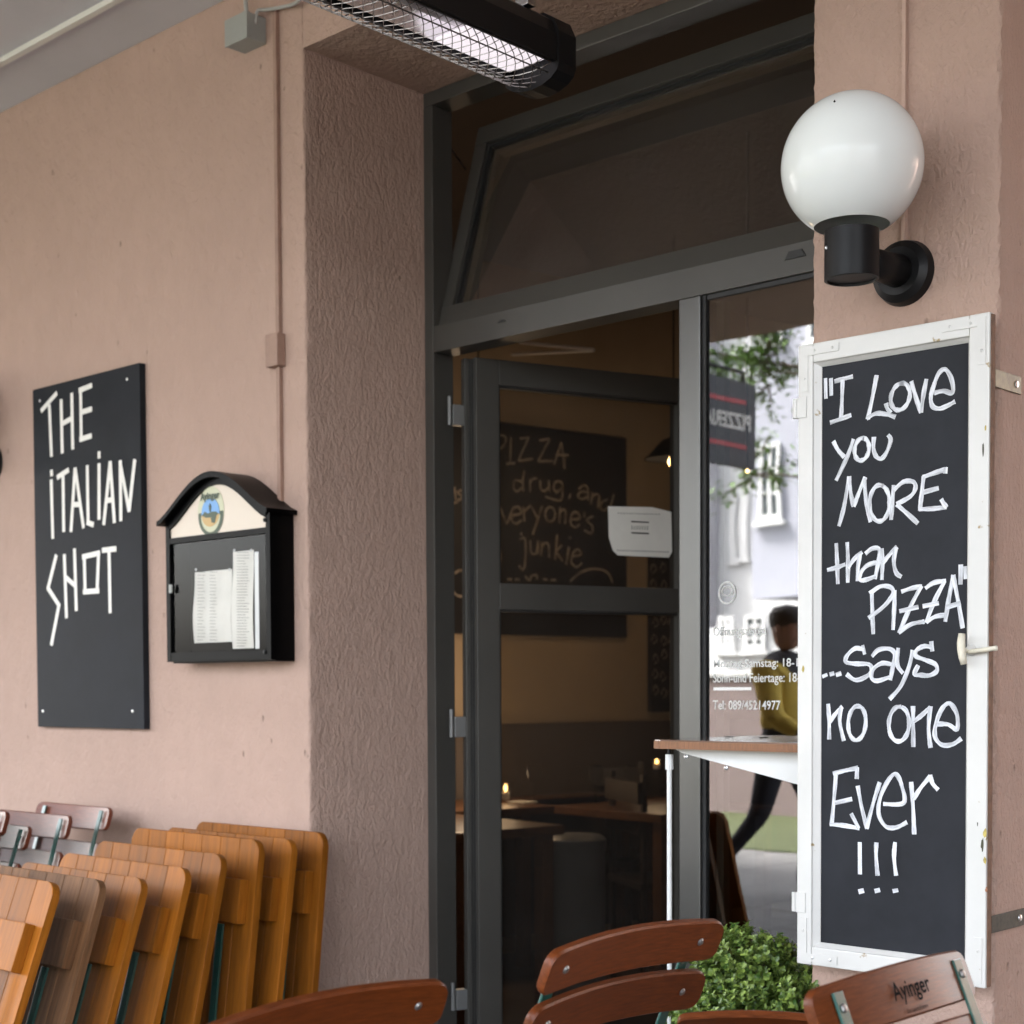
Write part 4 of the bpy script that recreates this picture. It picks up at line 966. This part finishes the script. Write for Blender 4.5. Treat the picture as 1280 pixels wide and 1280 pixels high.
for k in range(-6, nW):
    for sg in (1, -1):
        pts = []
        for j in range(9):
            v = j/8; u = (k + 6*v)/nW if sg > 0 else (k + 6*(1-v))/nW
            if 0 <= u <= 1: pts.append(guard(u, v))
        if len(pts) > 2: q.tube(pts, .0011, 4, caps=False)
for v in (0, .18, .5, .82, 1): q.tube([guard(0, v), guard(.5, v), guard(1, v)], .0016, 5)
wg = q.build('wire_guard', pbr('guard_wire', (.30, .29, .28), .35, metal=1), HT); wg['kind'] = 'stuff'
for yy in (hy1-.05, hy0+.1):
    MB().tube([(HXr-wH/2+.03, yy, hz0+hH+.006), (HXr-wH/2+.03, yy, ZC-.001)], .004, 8).build('hanging_rod', M_steel, HT)
    MB().box((HXr-wH/2+.012, yy-.012, hz0+hH), (HXr-wH/2+.048, yy+.012, hz0+hH+.03), bev=.002).build('bracket', M_steel, HT)
# ================================================================== FOLDING CHAIRS
def slat_mesh(w_, h_, th, sag, crown=0, n=30):
    """curved slat: x width, y sag (ends forward), z height"""
    mb = MB(); r = .02; prof = []
    cols = []
    for i in range(n+1):
        u = -math.cos(math.pi*i/n); x = u*w_/2
        dx = w_/2 - abs(x); cut = 0 if dx > r else r - math.sqrt(max(0, r*r-(r-dx)**2))
        z0 = cut*.8; z1 = h_ - cut + crown*(1-u*u); y = sag*u*u
        b = .003
        ring = [(x, y-th/2+b, z0), (x, y-th/2, z0+b), (x, y-th/2, z1-b), (x, y-th/2+b, z1), (x, y+th/2-b, z1), (x, y+th/2, z1-b), (x, y+th/2, z0+b), (x, y+th/2-b, z0)]
        cols.append([mb.bm.verts.new(p) for p in ring])
    for A, B in zip(cols, cols[1:]):
        for k in range(8): mb.bm.faces.new((A[k], A[(k+1) % 8], B[(k+1) % 8], B[k]))
    mb.bm.faces.new(cols[0][::-1]); mb.bm.faces.new(cols[-1])
    return mb
CW = .41
M_bolt = pbr('bolt_steel', (.26, .25, .24), .38, metal=.8)
def make_chair(name, label, group, wood, loc, rot, logo=False):
    t = thing(name, label, 'folding chair', loc, rot, group)
    top = .80; phi = R(11)
    # back bars: plane coordinate s up the back from seat
    def bk(x, s, off): return Vector((x, -.34 - math.sin(phi)*s + math.cos(phi)*off, .40 + math.cos(phi)*s + math.sin(phi)*off))
    SB = (top-.40)/math.cos(phi)
    Mb = Matrix.Translation((0, -.34, .40)) @ Matrix.Rotation(phi, 4, 'X')
    hs_, pit = .070, .090
    for k in range(2):
        z = SB - hs_ - k*pit
        o = slat_mesh(CW, hs_, .015, .019, crown=.004).build('slat', wood, t, world=False, auto=35); o.data.transform(Mb @ Matrix.Translation((0, .006, z)))
        for sx in (-1, 1):
            x = sx*(CW/2-.045); yy = .019*(x/(CW/2))**2
            for sd_ in (1, -1):
                MB().lathe([(0, .0035), (.004, .003), (.0065, .0008), (.0065, 0)], 12, Mb @ Matrix.Translation((x, .006+yy+sd_*(.0076 if sd_ > 0 else .0128), z+hs_*.52)) @ Matrix.Rotation(-sd_*math.pi/2, 4, 'X')).build('bolt', M_bolt, o, world=False)
    for sx in (-1, 1):
        x = sx*(CW/2-.045); off = .019*(x/(CW/2))**2 + .006 - .0076
        # flat steel bar, back upright continues to the front foot
        a = MB(); a.box((x-.011, off-.005, -.02), (x+.011, off-.0004, SB-.012), M=Mb, bev=.0012)
        ft = Vector((x, 0, 0)); jn = Mb @ Vector((x, off-.003, -.02))
        dv = (jn-ft); M2 = Matrix.Translation(ft) @ dv.to_track_quat('Z', 'X').to_matrix().to_4x4()
        a.box((-.0025, -.011, 0), (.0025, .011, dv.length), M=M2, bev=.0008)
        a.build('back_upright', M_green, t, world=False)
        a = MB(); ft2 = Vector((x-sx*.012, -.42, 0)); jn2 = Vector((x-sx*.012, .0, .43)); dv = jn2-ft2
        a.box((-.0025, -.011, 0), (.0025, .011, dv.length), M=Matrix.Translation(ft2) @ dv.to_track_quat('Z', 'X').to_matrix().to_4x4(), bev=.0008)
        a.build('rear_leg', M_green, t, world=False)
        MB().box((x-sx*.006-.011, -.37, .424), (x-sx*.006+.011, .02, .429), bev=.001).build('seat_rail', M_green, t, world=False)
    for k in range(6):
        MB().box((-CW/2, -.37+k*.066, .4295), (CW/2, -.37+k*.066+.056, .444), bev=.003).build('seat_slat', wood, t, world=False)
    for (y, z) in ((-.30, .12), (-.06, .10)): MB().tube([(-CW/2+.05, y, z), (CW/2-.05, y, z)], .005, 6).build('cross_bar', M_green, t, world=False)
    if logo:
        zt_ = SB - hs_*.62
        Mt = Mb @ Matrix.Translation((0, -.0076+.006-.0018, zt_)) @ Matrix.Rotation(math.pi/2, 4, 'X')
        q = text('Ayinger', .034, Mt, M_ink, 'lettering', None, align='CENTER', bold=.0004, xs=.92); q.parent = t
        q = text('Bierspezialitäten', .0085, Mb @ Matrix.Translation((0, .006-.0076-.0008, zt_-.020)) @ Matrix.Rotation(math.pi/2, 4, 'X'), M_ink, 'lettering', None, align='CENTER'); q.parent = t
    return t
def chair_top(tau, head, dz=0):
    """offset of the top middle of the back from the chair origin"""
    phi = R(11); v = Vector((0, -.34 - .40*math.tan(phi), .80))
    return Matrix.Rotation(head, 3, 'Z') @ (Matrix.Rotation(-tau, 3, 'X') @ v)
def place_top(P, tau, head):
    """origin so that the middle of the top edge sits at P"""
    return P - chair_top(tau, head)
TOPS = {}
gch = 'folding beer garden chairs tipped against the table'
# chair B (middle): slat runs along Y, faces +X
pB = (HX(680, 1183, -1.435) + HX(885, 1147, -1.435))/2; pB.z += .006
tauB = R(34); hB = R(-90)
oB = place_top(pB, tauB, hB)
chB = make_chair('folding_chair', 'brown slatted folding chair in front of the open door beside the box shrub', gch, M_chair, oB, (-tauB, 0, hB))
pA = (HX(250, 1277, -1.53) + HX(536, 1220, -1.53))/2; pA.z += .006
oA = place_top(pA, tauB, hB)
chA = dup(chB, oA, (-tauB, 0, hB), 'brown slatted folding chair nearest the stacked tables, cut by the bottom edge')
hC = R(90); pC = (HX(1029, 1237, -1.03) + HX(1211, 1184, -1.03))/2; pC.z += .003
tauC = R(33)
oC = place_top(pC, tauC, hC)
chC = make_chair('folding_chair', 'folding chair with green bars and black lettering below the chalkboard', gch, M_chair, oC, (-tauC, 0, hC), logo=True)
tauD = R(62); hD = R(180+20)
pD = HY(990, 1266, -.42); oD = place_top(pD, tauD, hD)
chD = dup(chB, oD, (-tauD, 0, hD), 'folding chair tipped low in front of the box shrub, only its top rim showing')
# table the chairs lean on (just below the picture)
TB_ = thing('folding_table', 'small brown folding table hidden below the tipped chairs', 'table', (-1.24, -1.25, 0))
for k in range(4): MB().box((-1.40+k*.081, -1.75, .655), (-1.40+k*.081+.075, -.85, .675), bev=.003).build('plank', M_chair, TB_)
for y in (-1.6, -1.0):
    for x0_, x1_ in ((-1.38, -1.12), (-1.12, -1.38)): MB().tube([(x0_, y, 0), (x1_, y, .654)], .008, 8).build('leg', M_green, TB_)
# ================================================================== STACKED FOLDED TABLES
XR = HY(405, 1041, -.06).x; TWd = .565; NP = 7; TH = .80; TT = .020
def table_proto(wood, edge):
    t = thing('folded_table', 'x', 'table', (0, 0, 0), (0, 0, 0), 'folded tables stacked against the wall')
    pw = TWd/NP; rr = .035
    for k in range(NP):
        x0_, x1_ = -TWd + k*pw + .0006, -TWd + (k+1)*pw - .0006
        pts = []
        if k == 0:
            pts += [(x1_, 0), (x1_, TH)] + [(x0_+rr-rr*math.sin(R(a_)), TH-rr+rr*math.cos(R(a_))) for a_ in range(0, 91, 15)] + [(x0_, 0)]
        elif k == NP-1:
            pts += [(x1_, 0)] + [(x1_-rr+rr*math.cos(R(a_)), TH-rr+rr*math.sin(R(a_))) for a_ in range(0, 91, 15)] + [(x0_, TH), (x0_, 0)]
        else: pts = [(x0_, 0), (x1_, 0), (x1_, TH), (x0_, TH)]
        mb = MB().prism(pts, 1, 0, TT)
        es = [e_ for e_ in mb.bm.edges if abs(e_.verts[0].co.y - e_.verts[1].co.y) < 1e-5]
        bmesh.ops.bevel(mb.bm, geom=es, offset=.0015, segments=1, affect='EDGES')
        mb.build('plank', wood, t, world=False)
    for zb_, hb in ((TH-.215, .112), (.12, .112)):
        MB().box((-TWd+.03, -.0265, zb_), (-.03, -.0005, zb_+hb), bev=.002).build('batten', edge, t, world=False)
    for x_ in (-TWd+.09, -.09):
        MB().box((x_-.012, -.034, .05), (x_+.012, -.0275, TH-.22), bev=.001).build('folded_leg', M_green, t, world=False)
    return t
pos = [((405, 1041), 6), ((366, 1049), 8), ((325, 1050), 7), ((279, 1068), 13), ((235, 1085), 16), ((180, 1098), 18), ((128, 1100), 18), ((70, 1103), 20), ((2, 1108), 21)]
labs = ['rearmost folded table of the stack, flattest against the pink wall', 'second folded table from the wall in the leaning stack', 'third folded table from the wall in the leaning stack',
 'fourth folded table from the wall in the leaning stack', 'fifth folded table from the wall, in the middle of the stack', 'folded orange table directly behind the weathered grey one',
 'weathered grey-brown folded table second from the front of the stack', 'bright orange folded table with a wide batten at the front left of the stack', 'foremost folded table just outside the left edge']
pr = None
for i, ((px, py), ln_) in enumerate(pos[:8]):
    y = None
    p = HX(px, py, XR) if i else HY(px, py, -.06)
    if i == 6: pt = table_proto(M_plankd, M_plankd)
    elif pr is None: pr = table_proto(M_plank, M_plank); pt = pr
    else: pt = dup(pr)
    a_ = R(ln_); ax = p - Vector((0, -math.sin(a_), math.cos(a_)))*0  # top edge
    base = Vector((XR if i else p.x, p.y - math.sin(a_)*TH, p.z - math.cos(a_)*TH))
    pt.location = base; pt.rotation_euler = (-a_, 0, random.uniform(-.006, .006)); pt['label'] = labs[i]
# ================================================================== FOLDED CHAIRS behind the tables
XC = HY(148, 1016, -.10).x
def make_folded(label, loc, rot):
    t = thing('folded_chair', label, 'folding chair', loc, rot, 'folded chairs leaning at the wall')
    for k in range(2):
        o = slat_mesh(CW, .07, .014, .022, crown=.003).build('slat', M_old, t, world=False, auto=35); o.data.transform(Matrix.Translation((-CW/2, 0, -.07-k*.11)) @ Matrix.Scale(-1, 4, (0, 1, 0))); o.data.flip_normals()
    for x in (-.045, -CW+.045):
        MB().box((x-.009, -.030, -.85), (x+.009, -.026, -.012), bev=.001).build('back_upright', M_green, t, world=False)
        MB().box((x-.006, -.0255, -.045), (x+.006, -.0235, -.03)).build('strap', M_green, t, world=False)
    for k in range(6): MB().box((-CW, -.020, -.30-k*.065), (0, -.006, -.245-k*.065), bev=.003).build('seat_slat', M_old, t, world=False)
    return t
fc = None
for px, py, Yd, lb_ in ((148, 1012, 2.60, 'folded red-brown chair nearest the stacked tables, against the wall'), (98, 1022, None, 'folded red-brown chair with a faded print on its top slat'),
        (48, 1036, None, 'folded red-brown chair standing lower in front of its neighbours'), (20, 1017, None, 'folded chair with a bright highlight at the left edge'), (9, 1042, None, 'folded chair lowest at the left edge above the grey table')):
    p = HX(px, py, XC)
    if fc is None: fc = make_folded(lb_, p, (-R(17), 0, 0))
    else: dup(fc, p, (-R(17+random.uniform(-2, 3)), 0, random.uniform(-.03, .03)), lb_)
# ================================================================== BOX SHRUB
sc_ = HY(935, 1260, .06); sc_.z = .50
SB_ = thing('box_shrub', 'round green box shrub in a pot before the lettered window', 'shrub', (sc_.x, sc_.y, 0))
MB().lathe([(0, .01), (.12, .01), (.15, .26), (.165, .26), (.165, .30), (.145, .30), (.14, .27), (0, .27)], 28, Matrix.Translation((sc_.x, sc_.y, .0))).build('pot', M_pot, SB_, auto=35)
lobes = [(Vector((0, 0, .0)), .15)]
tops = [((920, 1200), .075), ((893, 1215), .05), ((955, 1195), .055), ((985, 1212), .05), ((870, 1245), .055), ((925, 1240), .09), ((965, 1235), .08), ((900, 1265), .08), ((1000, 1240), .04), ((935, 1290), .12), ((980, 1275), .09), ((860, 1278), .05)]
bm = bmesh.new(); rs = random.Random(3)
def leaf(bm, p, d, up, L, W):
    s_ = d.cross(up)
    if s_.length < 1e-3: return
    s_.normalize(); n_ = s_.cross(d)
    q = [bm.verts.new(p + d*L*u + s_*W*v + n_*W*abs(v)*.35) for u, v in ((0, 0), (.3, .42), (.72, .46), (1, .12), (1, -.12), (.72, -.46), (.3, -.42))]
    bm.faces.new((q[0], q[1], q[2], q[3])); bm.faces.new((q[0], q[3], q[4])); bm.faces.new((q[0], q[4], q[5], q[6]))
stems = MB()
for (px, py), rr in tops:
    c0 = HY(px, py + 9, sc_.y + rs.uniform(-.06, .04))
    nsp = int(230*(rr/.08)**2)
    for k in range(nsp):
        v = Vector((rs.gauss(0, 1), rs.gauss(0, 1), rs.gauss(0, 1))).normalized()
        rad = rr*(rs.uniform(.25, 1)**.4) * (1 + .14*math.sin(v.x*9+px)*math.cos(v.z*8))
        q0 = c0 + v*rad; dirn = (v + Vector((0, 0, .5)) + Vector((rs.uniform(-.4, .4), rs.uniform(-.4, .4), rs.uniform(-.3, .3)))).normalized()
        for j in range(5):                   # sprig: pairs of leaves
            pp_ = q0 + dirn*(j*.0055)
            side = dirn.orthogonal().normalized(); side.rotate(Matrix.Rotation(j*1.57 + rs.uniform(-.4, .4), 3, dirn))
            for sg in (1, -1):
                dd = (side*sg + dirn*rs.uniform(.4, 1.0)).normalized(); leaf(bm, pp_, dd, dirn, rs.uniform(.009, .014), rs.uniform(.007, .0105))
    stems.tube([Vector((sc_.x, sc_.y, .27)), c0], .003, 5)
mb = MB(); mb.bm.free(); mb.bm = bm
fo = mb.build('foliage', M_leaf, SB_, recalc=False); fo['kind'] = 'stuff'
stems.build('stem', M_stem, SB_)
t = M_leaf.node_tree; b = t.nodes['Principled BSDF']; gn = t.nodes.new('ShaderNodeNewGeometry'); cr_ = t.nodes.new('ShaderNodeValToRGB')
cr_.color_ramp.elements[0].color = (.032, .080, .012, 1); cr_.color_ramp.elements[1].color = (.26, .36, .07, 1)
t.links.new(gn.outputs['Random Per Island'], cr_.inputs[0]); t.links.new(cr_.outputs[0], b.inputs['Base Color'])
b.inputs['Transmission Weight'].default_value = 0
# ================================================================== THE STREET BEHIND (seen reflected in the glass)
M_wh = pbr('white_render', (.58, .585, .58), .85, var=.03, vscale=.6); M_lav = pbr('lavender_render', (.31, .32, .365), .85, var=.04, vscale=.5)
M_grey = pbr('grey_render', (.35, .35, .37), .8); M_pane = pbr('far_pane', (.10, .13, .14), .1)
def building(name, px0, px1, Yv, zb0, zb1, m, label, wins, depth=8):
    x0_ = VH(px0, 700, Yv).x; x1_ = VH(px1, 700, Yv).x; y = 2*GY - (EYE.y + Yv)
    t = thing(name, label, 'building', ((x0_+x1_)/2, y, 0))
    MB().box((x0_, y, zb0), (x1_, y-depth, zb1)).build('wall', m, t)
    for (a, b, c, d) in wins:
        p, q = VH(a, d, Yv), VH(b, c, Yv)
        fo_ = .06; f = MB()
        f.box((p.x, y+.01, p.z), (p.x+.07, y+.08, q.z)); f.box((q.x-.07, y+.01, p.z), (q.x, y+.08, q.z)); f.box((p.x+.071, y+.01, q.z-.07), (q.x-.071, y+.08, q.z)); f.box((p.x+.071, y+.01, p.z), (q.x-.071, y+.08, p.z+.08))
        f.box(((p.x+q.x)/2-.03, y+.01, p.z+.081), ((p.x+q.x)/2+.03, y+.075, q.z-.071))
        n_ = 3
        for k in range(1, n_): zz_ = p.z + (q.z-p.z)*k/n_; f.box((p.x+.071, y+.01, zz_-.02), ((p.x+q.x)/2-.031, y+.07, zz_+.02)); f.box(((p.x+q.x)/2+.031, y+.01, zz_-.02), (q.x-.071, y+.07, zz_+.02))
        fr = f.build('window', M_wh, t)
        MB().box((p.x+.03, y+.002, p.z+.03), (q.x-.03, y+.02, q.z-.03)).build('pane', M_pane, fr)
        MB().box((p.x-.08, y, p.z-.1), (q.x+.08, y+.14, p.z-.02)).build('sill', M_wh, fr)
    return t
zl0 = VH(960, 747, 24).z
building('lavender_building', 941, 1260, 24, zl0, 17, M_lav, 'lavender rendered building with an overhanging upper floor reflected in the window', [(950, 977, 552, 652), (950, 977, 330, 430), (1010, 1040, 552, 652), (1010, 1040, 330, 430), (1070, 1100, 552, 652)])
building('white_building', 889, 1300, 31, 0, 13, M_wh, 'bright white rendered building across the lawn reflected in the window', [(916, 924, 622, 702), (928, 937, 612, 698), (905, 925, 440, 500), (900, 912, 780, 812), (930, 942, 776, 812)])
building('grey_building', 700, 886, 30.5, 0, 12, M_grey, 'pale grey building at the far left of the reflected street', [(872, 882, 600, 700), (840, 860, 600, 700), (800, 820, 600, 700), (760, 780, 600, 700), (872, 882, 420, 500)])
building('low_shop', 700, 1100, 22.5, 0, 2.3, M_wh, 'low white shop front with dark openings below the lavender floor', [(903, 920, 770, 810), (932, 960, 768, 810)], depth=1.2)
# projecting shop sign hung outside the arcade
xsg = VH(912, 520, 7.7).x
def VX(px, py):       # on plane x = xsg, mirrored
    p = HX(px, py, xsg); return Vector((p.x, 2*GY - p.y, p.z))
a = VX(943, 481); b = VX(882, 467); cb = VX(943, 587)
PS = thing('projecting_sign', 'black projecting pizzeria sign with two red bars seen mirrored in the glass', 'sign', (xsg, a.y, cb.z))
MB().box((xsg-.03, a.y, cb.z), (xsg, a.y+.78, a.z), bev=.003).build('sign_panel', pbr('sign_black', (.012, .012, .02), .5), PS)
MR = pbr('sign_red', (.42, .03, .04), .5)
hS = a.z - cb.z
MT = Matrix.Translation((xsg+.002, a.y+.05, cb.z+hS*.44)) @ Matrix(((0, 0, 1, 0), (1, 0, 0, 0), (0, 1, 0, 0), (0, 0, 0, 1)))
text('PIZZERIA', .13, MT, M_white, 'lettering', PS, bold=.003, xs=.86)
MB().box((xsg+.001, a.y+.10, cb.z+hS*.74), (xsg+.003, a.y+.70, cb.z+hS*.79)).build('red_bar', MR, PS)
MB().box((xsg+.001, a.y+.10, cb.z+hS*.22), (xsg+.003, a.y+.70, cb.z+hS*.27)).build('red_bar', MR, PS)
MB().tube([(xsg-.015, a.y+.1, a.z), (xsg-.015, a.y+.1, a.z+.06), (xsg-.015, -3.61, a.z+.06)], .012, 8).build('hanging_arm', M_blackm, PS)
# tree with sparse branches
def tree(px, py, Yv, R_, n, label, dens=1.0):
    c = VH(px, py, Yv); t = thing('street_tree', label, 'tree', (c.x, c.y, 0), (0, 0, 0), 'young trees on the lawn')
    rs = random.Random(int(px)); tr = MB()
    tr.tube([(c.x+2.2, c.y, 0), (c.x+2.1, c.y, c.z*.6), (c.x+2.0, c.y, c.z+1.2)], [.09, .07, .03], 8); tr.tube([(c.x+2.07, c.y, c.z*.75), (c.x+1.2, c.y, c.z*.93), (c.x, c.y, c.z)], [.03, .02, .008], 6)
    bm = bmesh.new()
    for k in range(n):
        v = Vector((rs.gauss(0, 1), rs.gauss(0, 1), rs.gauss(0, 1))).normalized(); q = c + v*R_*rs.uniform(.3, 1); q.z = c.z + v.z*R_*1.3*rs.uniform(.3, 1)
        tr.tube([(c.x, c.y, c.z + (q.z-c.z)*.3), (c + (q-c)*.6), q], [.015, .008, .003], 4)
        for j in range(int(38*dens)):
            u_ = rs.uniform(.5, 1.05); p0_ = c + (q-c)*u_ + Vector((rs.gauss(0, .06), rs.gauss(0, .06), rs.gauss(0, .06)))
            d_ = Vector((rs.gauss(0, 1), rs.gauss(0, 1), rs.uniform(-1, .4))).normalized(); leaf(bm, p0_, d_, Vector((0, 0, 1)), .09, .04)
    tr.build('trunk', M_stem, t)
    mb = MB(); mb.bm.free(); mb.bm = bm; o = mb.build('crown', M_tl, t, recalc=False); o['kind'] = 'stuff'
M_tl = pbr('tree_leaf', (.11, .20, .04), .6)
tree(885, 440, 13.5, .55, 16, 'young tree with sparse leaves at the left of the reflected street', .8)
tree(958, 460, 13.5, .55, 22, 'young light green tree in front of the lavender house', 1.0)
tree(938, 590, 12.2, .42, 9, 'thin sapling with hanging leaves below the projecting sign', .8)
# pale low wall at the kerb
p = VH(880, 815, 12.5); q = VH(1010, 815, 12.5)
solo(MB().box((p.x-1.5, p.y, 0), (q.x+.4, p.y-.25, VH(930, 846, 12.5).z), bev=.02), 'low_wall', pbr('wall_pinkish', (.20, .155, .15), .8), 'low pink garden wall with a pale coping across the lawn', 'garden wall')
solo(MB().box((p.x-1.55, p.y+.04, VH(930, 845, 12.5).z+.001), (q.x+.45, p.y-.3, VH(930, 838, 12.5).z), bev=.01), 'wall_coping', M_wh, 'pale stone coping on the low pink garden wall', 'coping')
# ================================================================== PERSON walking past (seen in the window reflection)
pc_ = VH(980, 900, 7.6)
PN = thing('person', 'passer-by in a mustard jacket, dark trousers and dark cap mid-stride along the arcade', 'person', (pc_.x, pc_.y, 0), (0, 0, R(-90)))
def skin(name, chain, edges, rad, m, par, sub=2):
    me = bpy.data.meshes.new(name); me.from_pydata(chain, edges, []); me.update(); o = bpy.data.objects.new(name, me); link(o)
    md = o.modifiers.new('skin', 'SKIN'); md.use_smooth_shade = True
    for v, r in zip(me.skin_vertices[0].data, rad): v.radius = (r, r) if not isinstance(r, tuple) else r
    me.skin_vertices[0].data[0].use_root = True
    ms = o.modifiers.new('sub', 'SUBSURF'); ms.levels = sub; ms.render_levels = sub
    me.materials.append(m); o.parent = par; return o
# local frame: x = left/right, +y = walking direction
V = [(0, 0, .92), (0, .01, 1.08), (0, .01, 1.26), (0, 0, 1.38), (0, .015, 1.47),
     (.09, 0, .88), (.10, .16, .52), (.10, .06, .12), (.10, .18, .05),
     (-.09, 0, .88), (-.10, -.10, .50), (-.10, -.40, .20), (-.10, -.34, .08),
     (.18, -.02, 1.34), (.24, -.14, 1.10), (.23, .02, .92),
     (-.18, .0, 1.34), (-.24, .08, 1.08), (-.22, .28, .98)]
E = [(0,1),(1,2),(2,3),(3,4),(0,5),(5,6),(6,7),(7,8),(0,9),(9,10),(10,11),(11,12),(3,13),(13,14),(14,15),(3,16),(16,17),(17,18)]
Rr = [(.15,.11),(.14,.10),(.17,.11),(.13,.09),(.055,.055),.095,.062,.042,.045,.095,.062,.042,.045,.07,.048,.032,.07,.048,.032]
M_skin = pbr('skin', (.42, .22, .15), .55); M_jack = pbr('mustard_cloth', (.60, .42, .07), .85, var=.15, vscale=20, bump=.3, bscale=60, bdist=.004); M_trs = pbr('dark_trousers', (.02, .022, .03), .85); M_shoe = pbr('brown_shoe', (.06, .03, .02), .4); M_hair = pbr('dark_hair', (.015, .012, .01), .6)
skin('body', V, E, Rr, M_trs, PN)
Vj = [(0, 0, .96), (0, .01, 1.10), (0, .01, 1.27), (0, 0, 1.385), (.18, -.02, 1.345), (.245, -.14, 1.10), (.235, .0, .945), (-.18, 0, 1.345), (-.245, .08, 1.08), (-.225, .25, .99)]
skin('jacket', Vj, [(0,1),(1,2),(2,3),(3,4),(4,5),(5,6),(3,7),(7,8),(8,9)], [(.185,.14),(.175,.13),(.195,.135),(.14,.105),.088,.062,.048,.088,.062,.048], M_jack, PN)
hd = MB(); nh = 18
prof = [(0, -.115), (.035, -.112), (.055, -.085), (.068, -.04), (.076, .01), (.078, .05), (.068, .088), (.045, .112), (0, .122)]
hd.lathe(prof, 24, Matrix.Translation((0, .02, 1.58)) @ Matrix.Diagonal((1, 1.2, 1, 1)))
for v in hd.bm.verts:                    # face: nose, brow, chin, eye sockets
    x, y, z = v.co.x, v.co.y-.02, v.co.z-1.58
    if y > .05:
        v.co.y += .018*math.exp(-((x/.014)**2 + ((z+.01)/.025)**2)); v.co.y += .008*math.exp(-((x/.03)**2 + ((z+.09)/.02)**2))
        for sx in (-1, 1): v.co.y -= .008*math.exp(-(((x-sx*.028)/.014)**2 + ((z-.015)/.014)**2))
head = hd.build('head', M_skin, PN, world=False, smooth=True)
for sx in (-1, 1):
    MB().lathe([(0, -.009), (.008, -.005), (.01, 0), (.008, .005), (0, .009)], 10, Matrix.Translation((sx*.028, .098, 1.595))).build('eye', pbr('eye', (.6, .58, .55), .2), head, world=False, smooth=True)
    MB().lathe([(0, -.03), (.012, -.018), (.016, .008), (.01, .028), (0, .032)], 10, Matrix.Translation((sx*.080, .01, 1.58)) @ Matrix.Diagonal((.5, 1, 1, 1))).build('ear', M_skin, head, world=False, smooth=True)
MB().lathe([(.075, .0), (.082, .03), (.080, .07), (.06, .105), (0, .12)], 24, Matrix.Translation((0, .012, 1.595)) @ Matrix.Diagonal((1.04, 1.24, 1.08, 1))).build('cap', M_hair, PN, world=False, smooth=True)
MB().box((-.06, .09, 1.618), (.06, .175, 1.63), bev=.005).build('cap_peak', M_hair, PN, world=False)
MB().box((-.022, .106, 1.528), (.022, .112, 1.536), bev=.002).build('mouth', pbr('lips', (.3, .1, .08), .5), PN, world=False)
for (hx, hy, hz, dy) in ((.232, .045, .885, .25), (-.218, .32, .955, .8)):
    d0 = Vector((0, dy, -1)).normalized(); cv = [Vector((hx, hy, hz))]; V2 = [cv[0], cv[0] + d0*.05]; E2 = [(0, 1)]; R2 = [(.024, .016), (.036, .016)]
    base = V2[1]
    for k in range(4):
        o_ = Vector((0, (k-1.5)*.017, 0)) if True else 0
        l_ = (.060, .070, .066, .052)[k]; i0 = len(V2)
        V2 += [base + o_ + d0*.035, base + o_ + d0*(.035 + l_*.5) + Vector((-.006*(1 if hx > 0 else -1), 0, 0)), base + o_ + d0*(.035+l_) + Vector((-.02*(1 if hx > 0 else -1), 0, 0))]
        E2 += [(1, i0), (i0, i0+1), (i0+1, i0+2)]; R2 += [.009, .008, .007]
    i0 = len(V2); V2 += [cv[0] + d0*.03 + Vector((0, .035, 0)), cv[0] + d0*.065 + Vector((0, .05, 0))]; E2 += [(0, i0), (i0, i0+1)]; R2 += [.011, .009]
    skin('hand', [tuple(v) for v in V2], E2, R2, M_skin, PN, 1)
for (x, y, z, rx_) in ((.10, .13, 0, 0), (-.10, -.37, .06, -.5)):
    s = MB().lathe([(0, 0), (.04, .0), (.046, .02), (.04, .055), (.025, .09), (0, .095)], 16, Matrix.Translation((x, y, z)) @ Matrix.Rotation(rx_, 4, 'X') @ Matrix.Diagonal((1, 2.7, 1, 1))); s.build('shoe', M_shoe, PN, world=False, smooth=True)
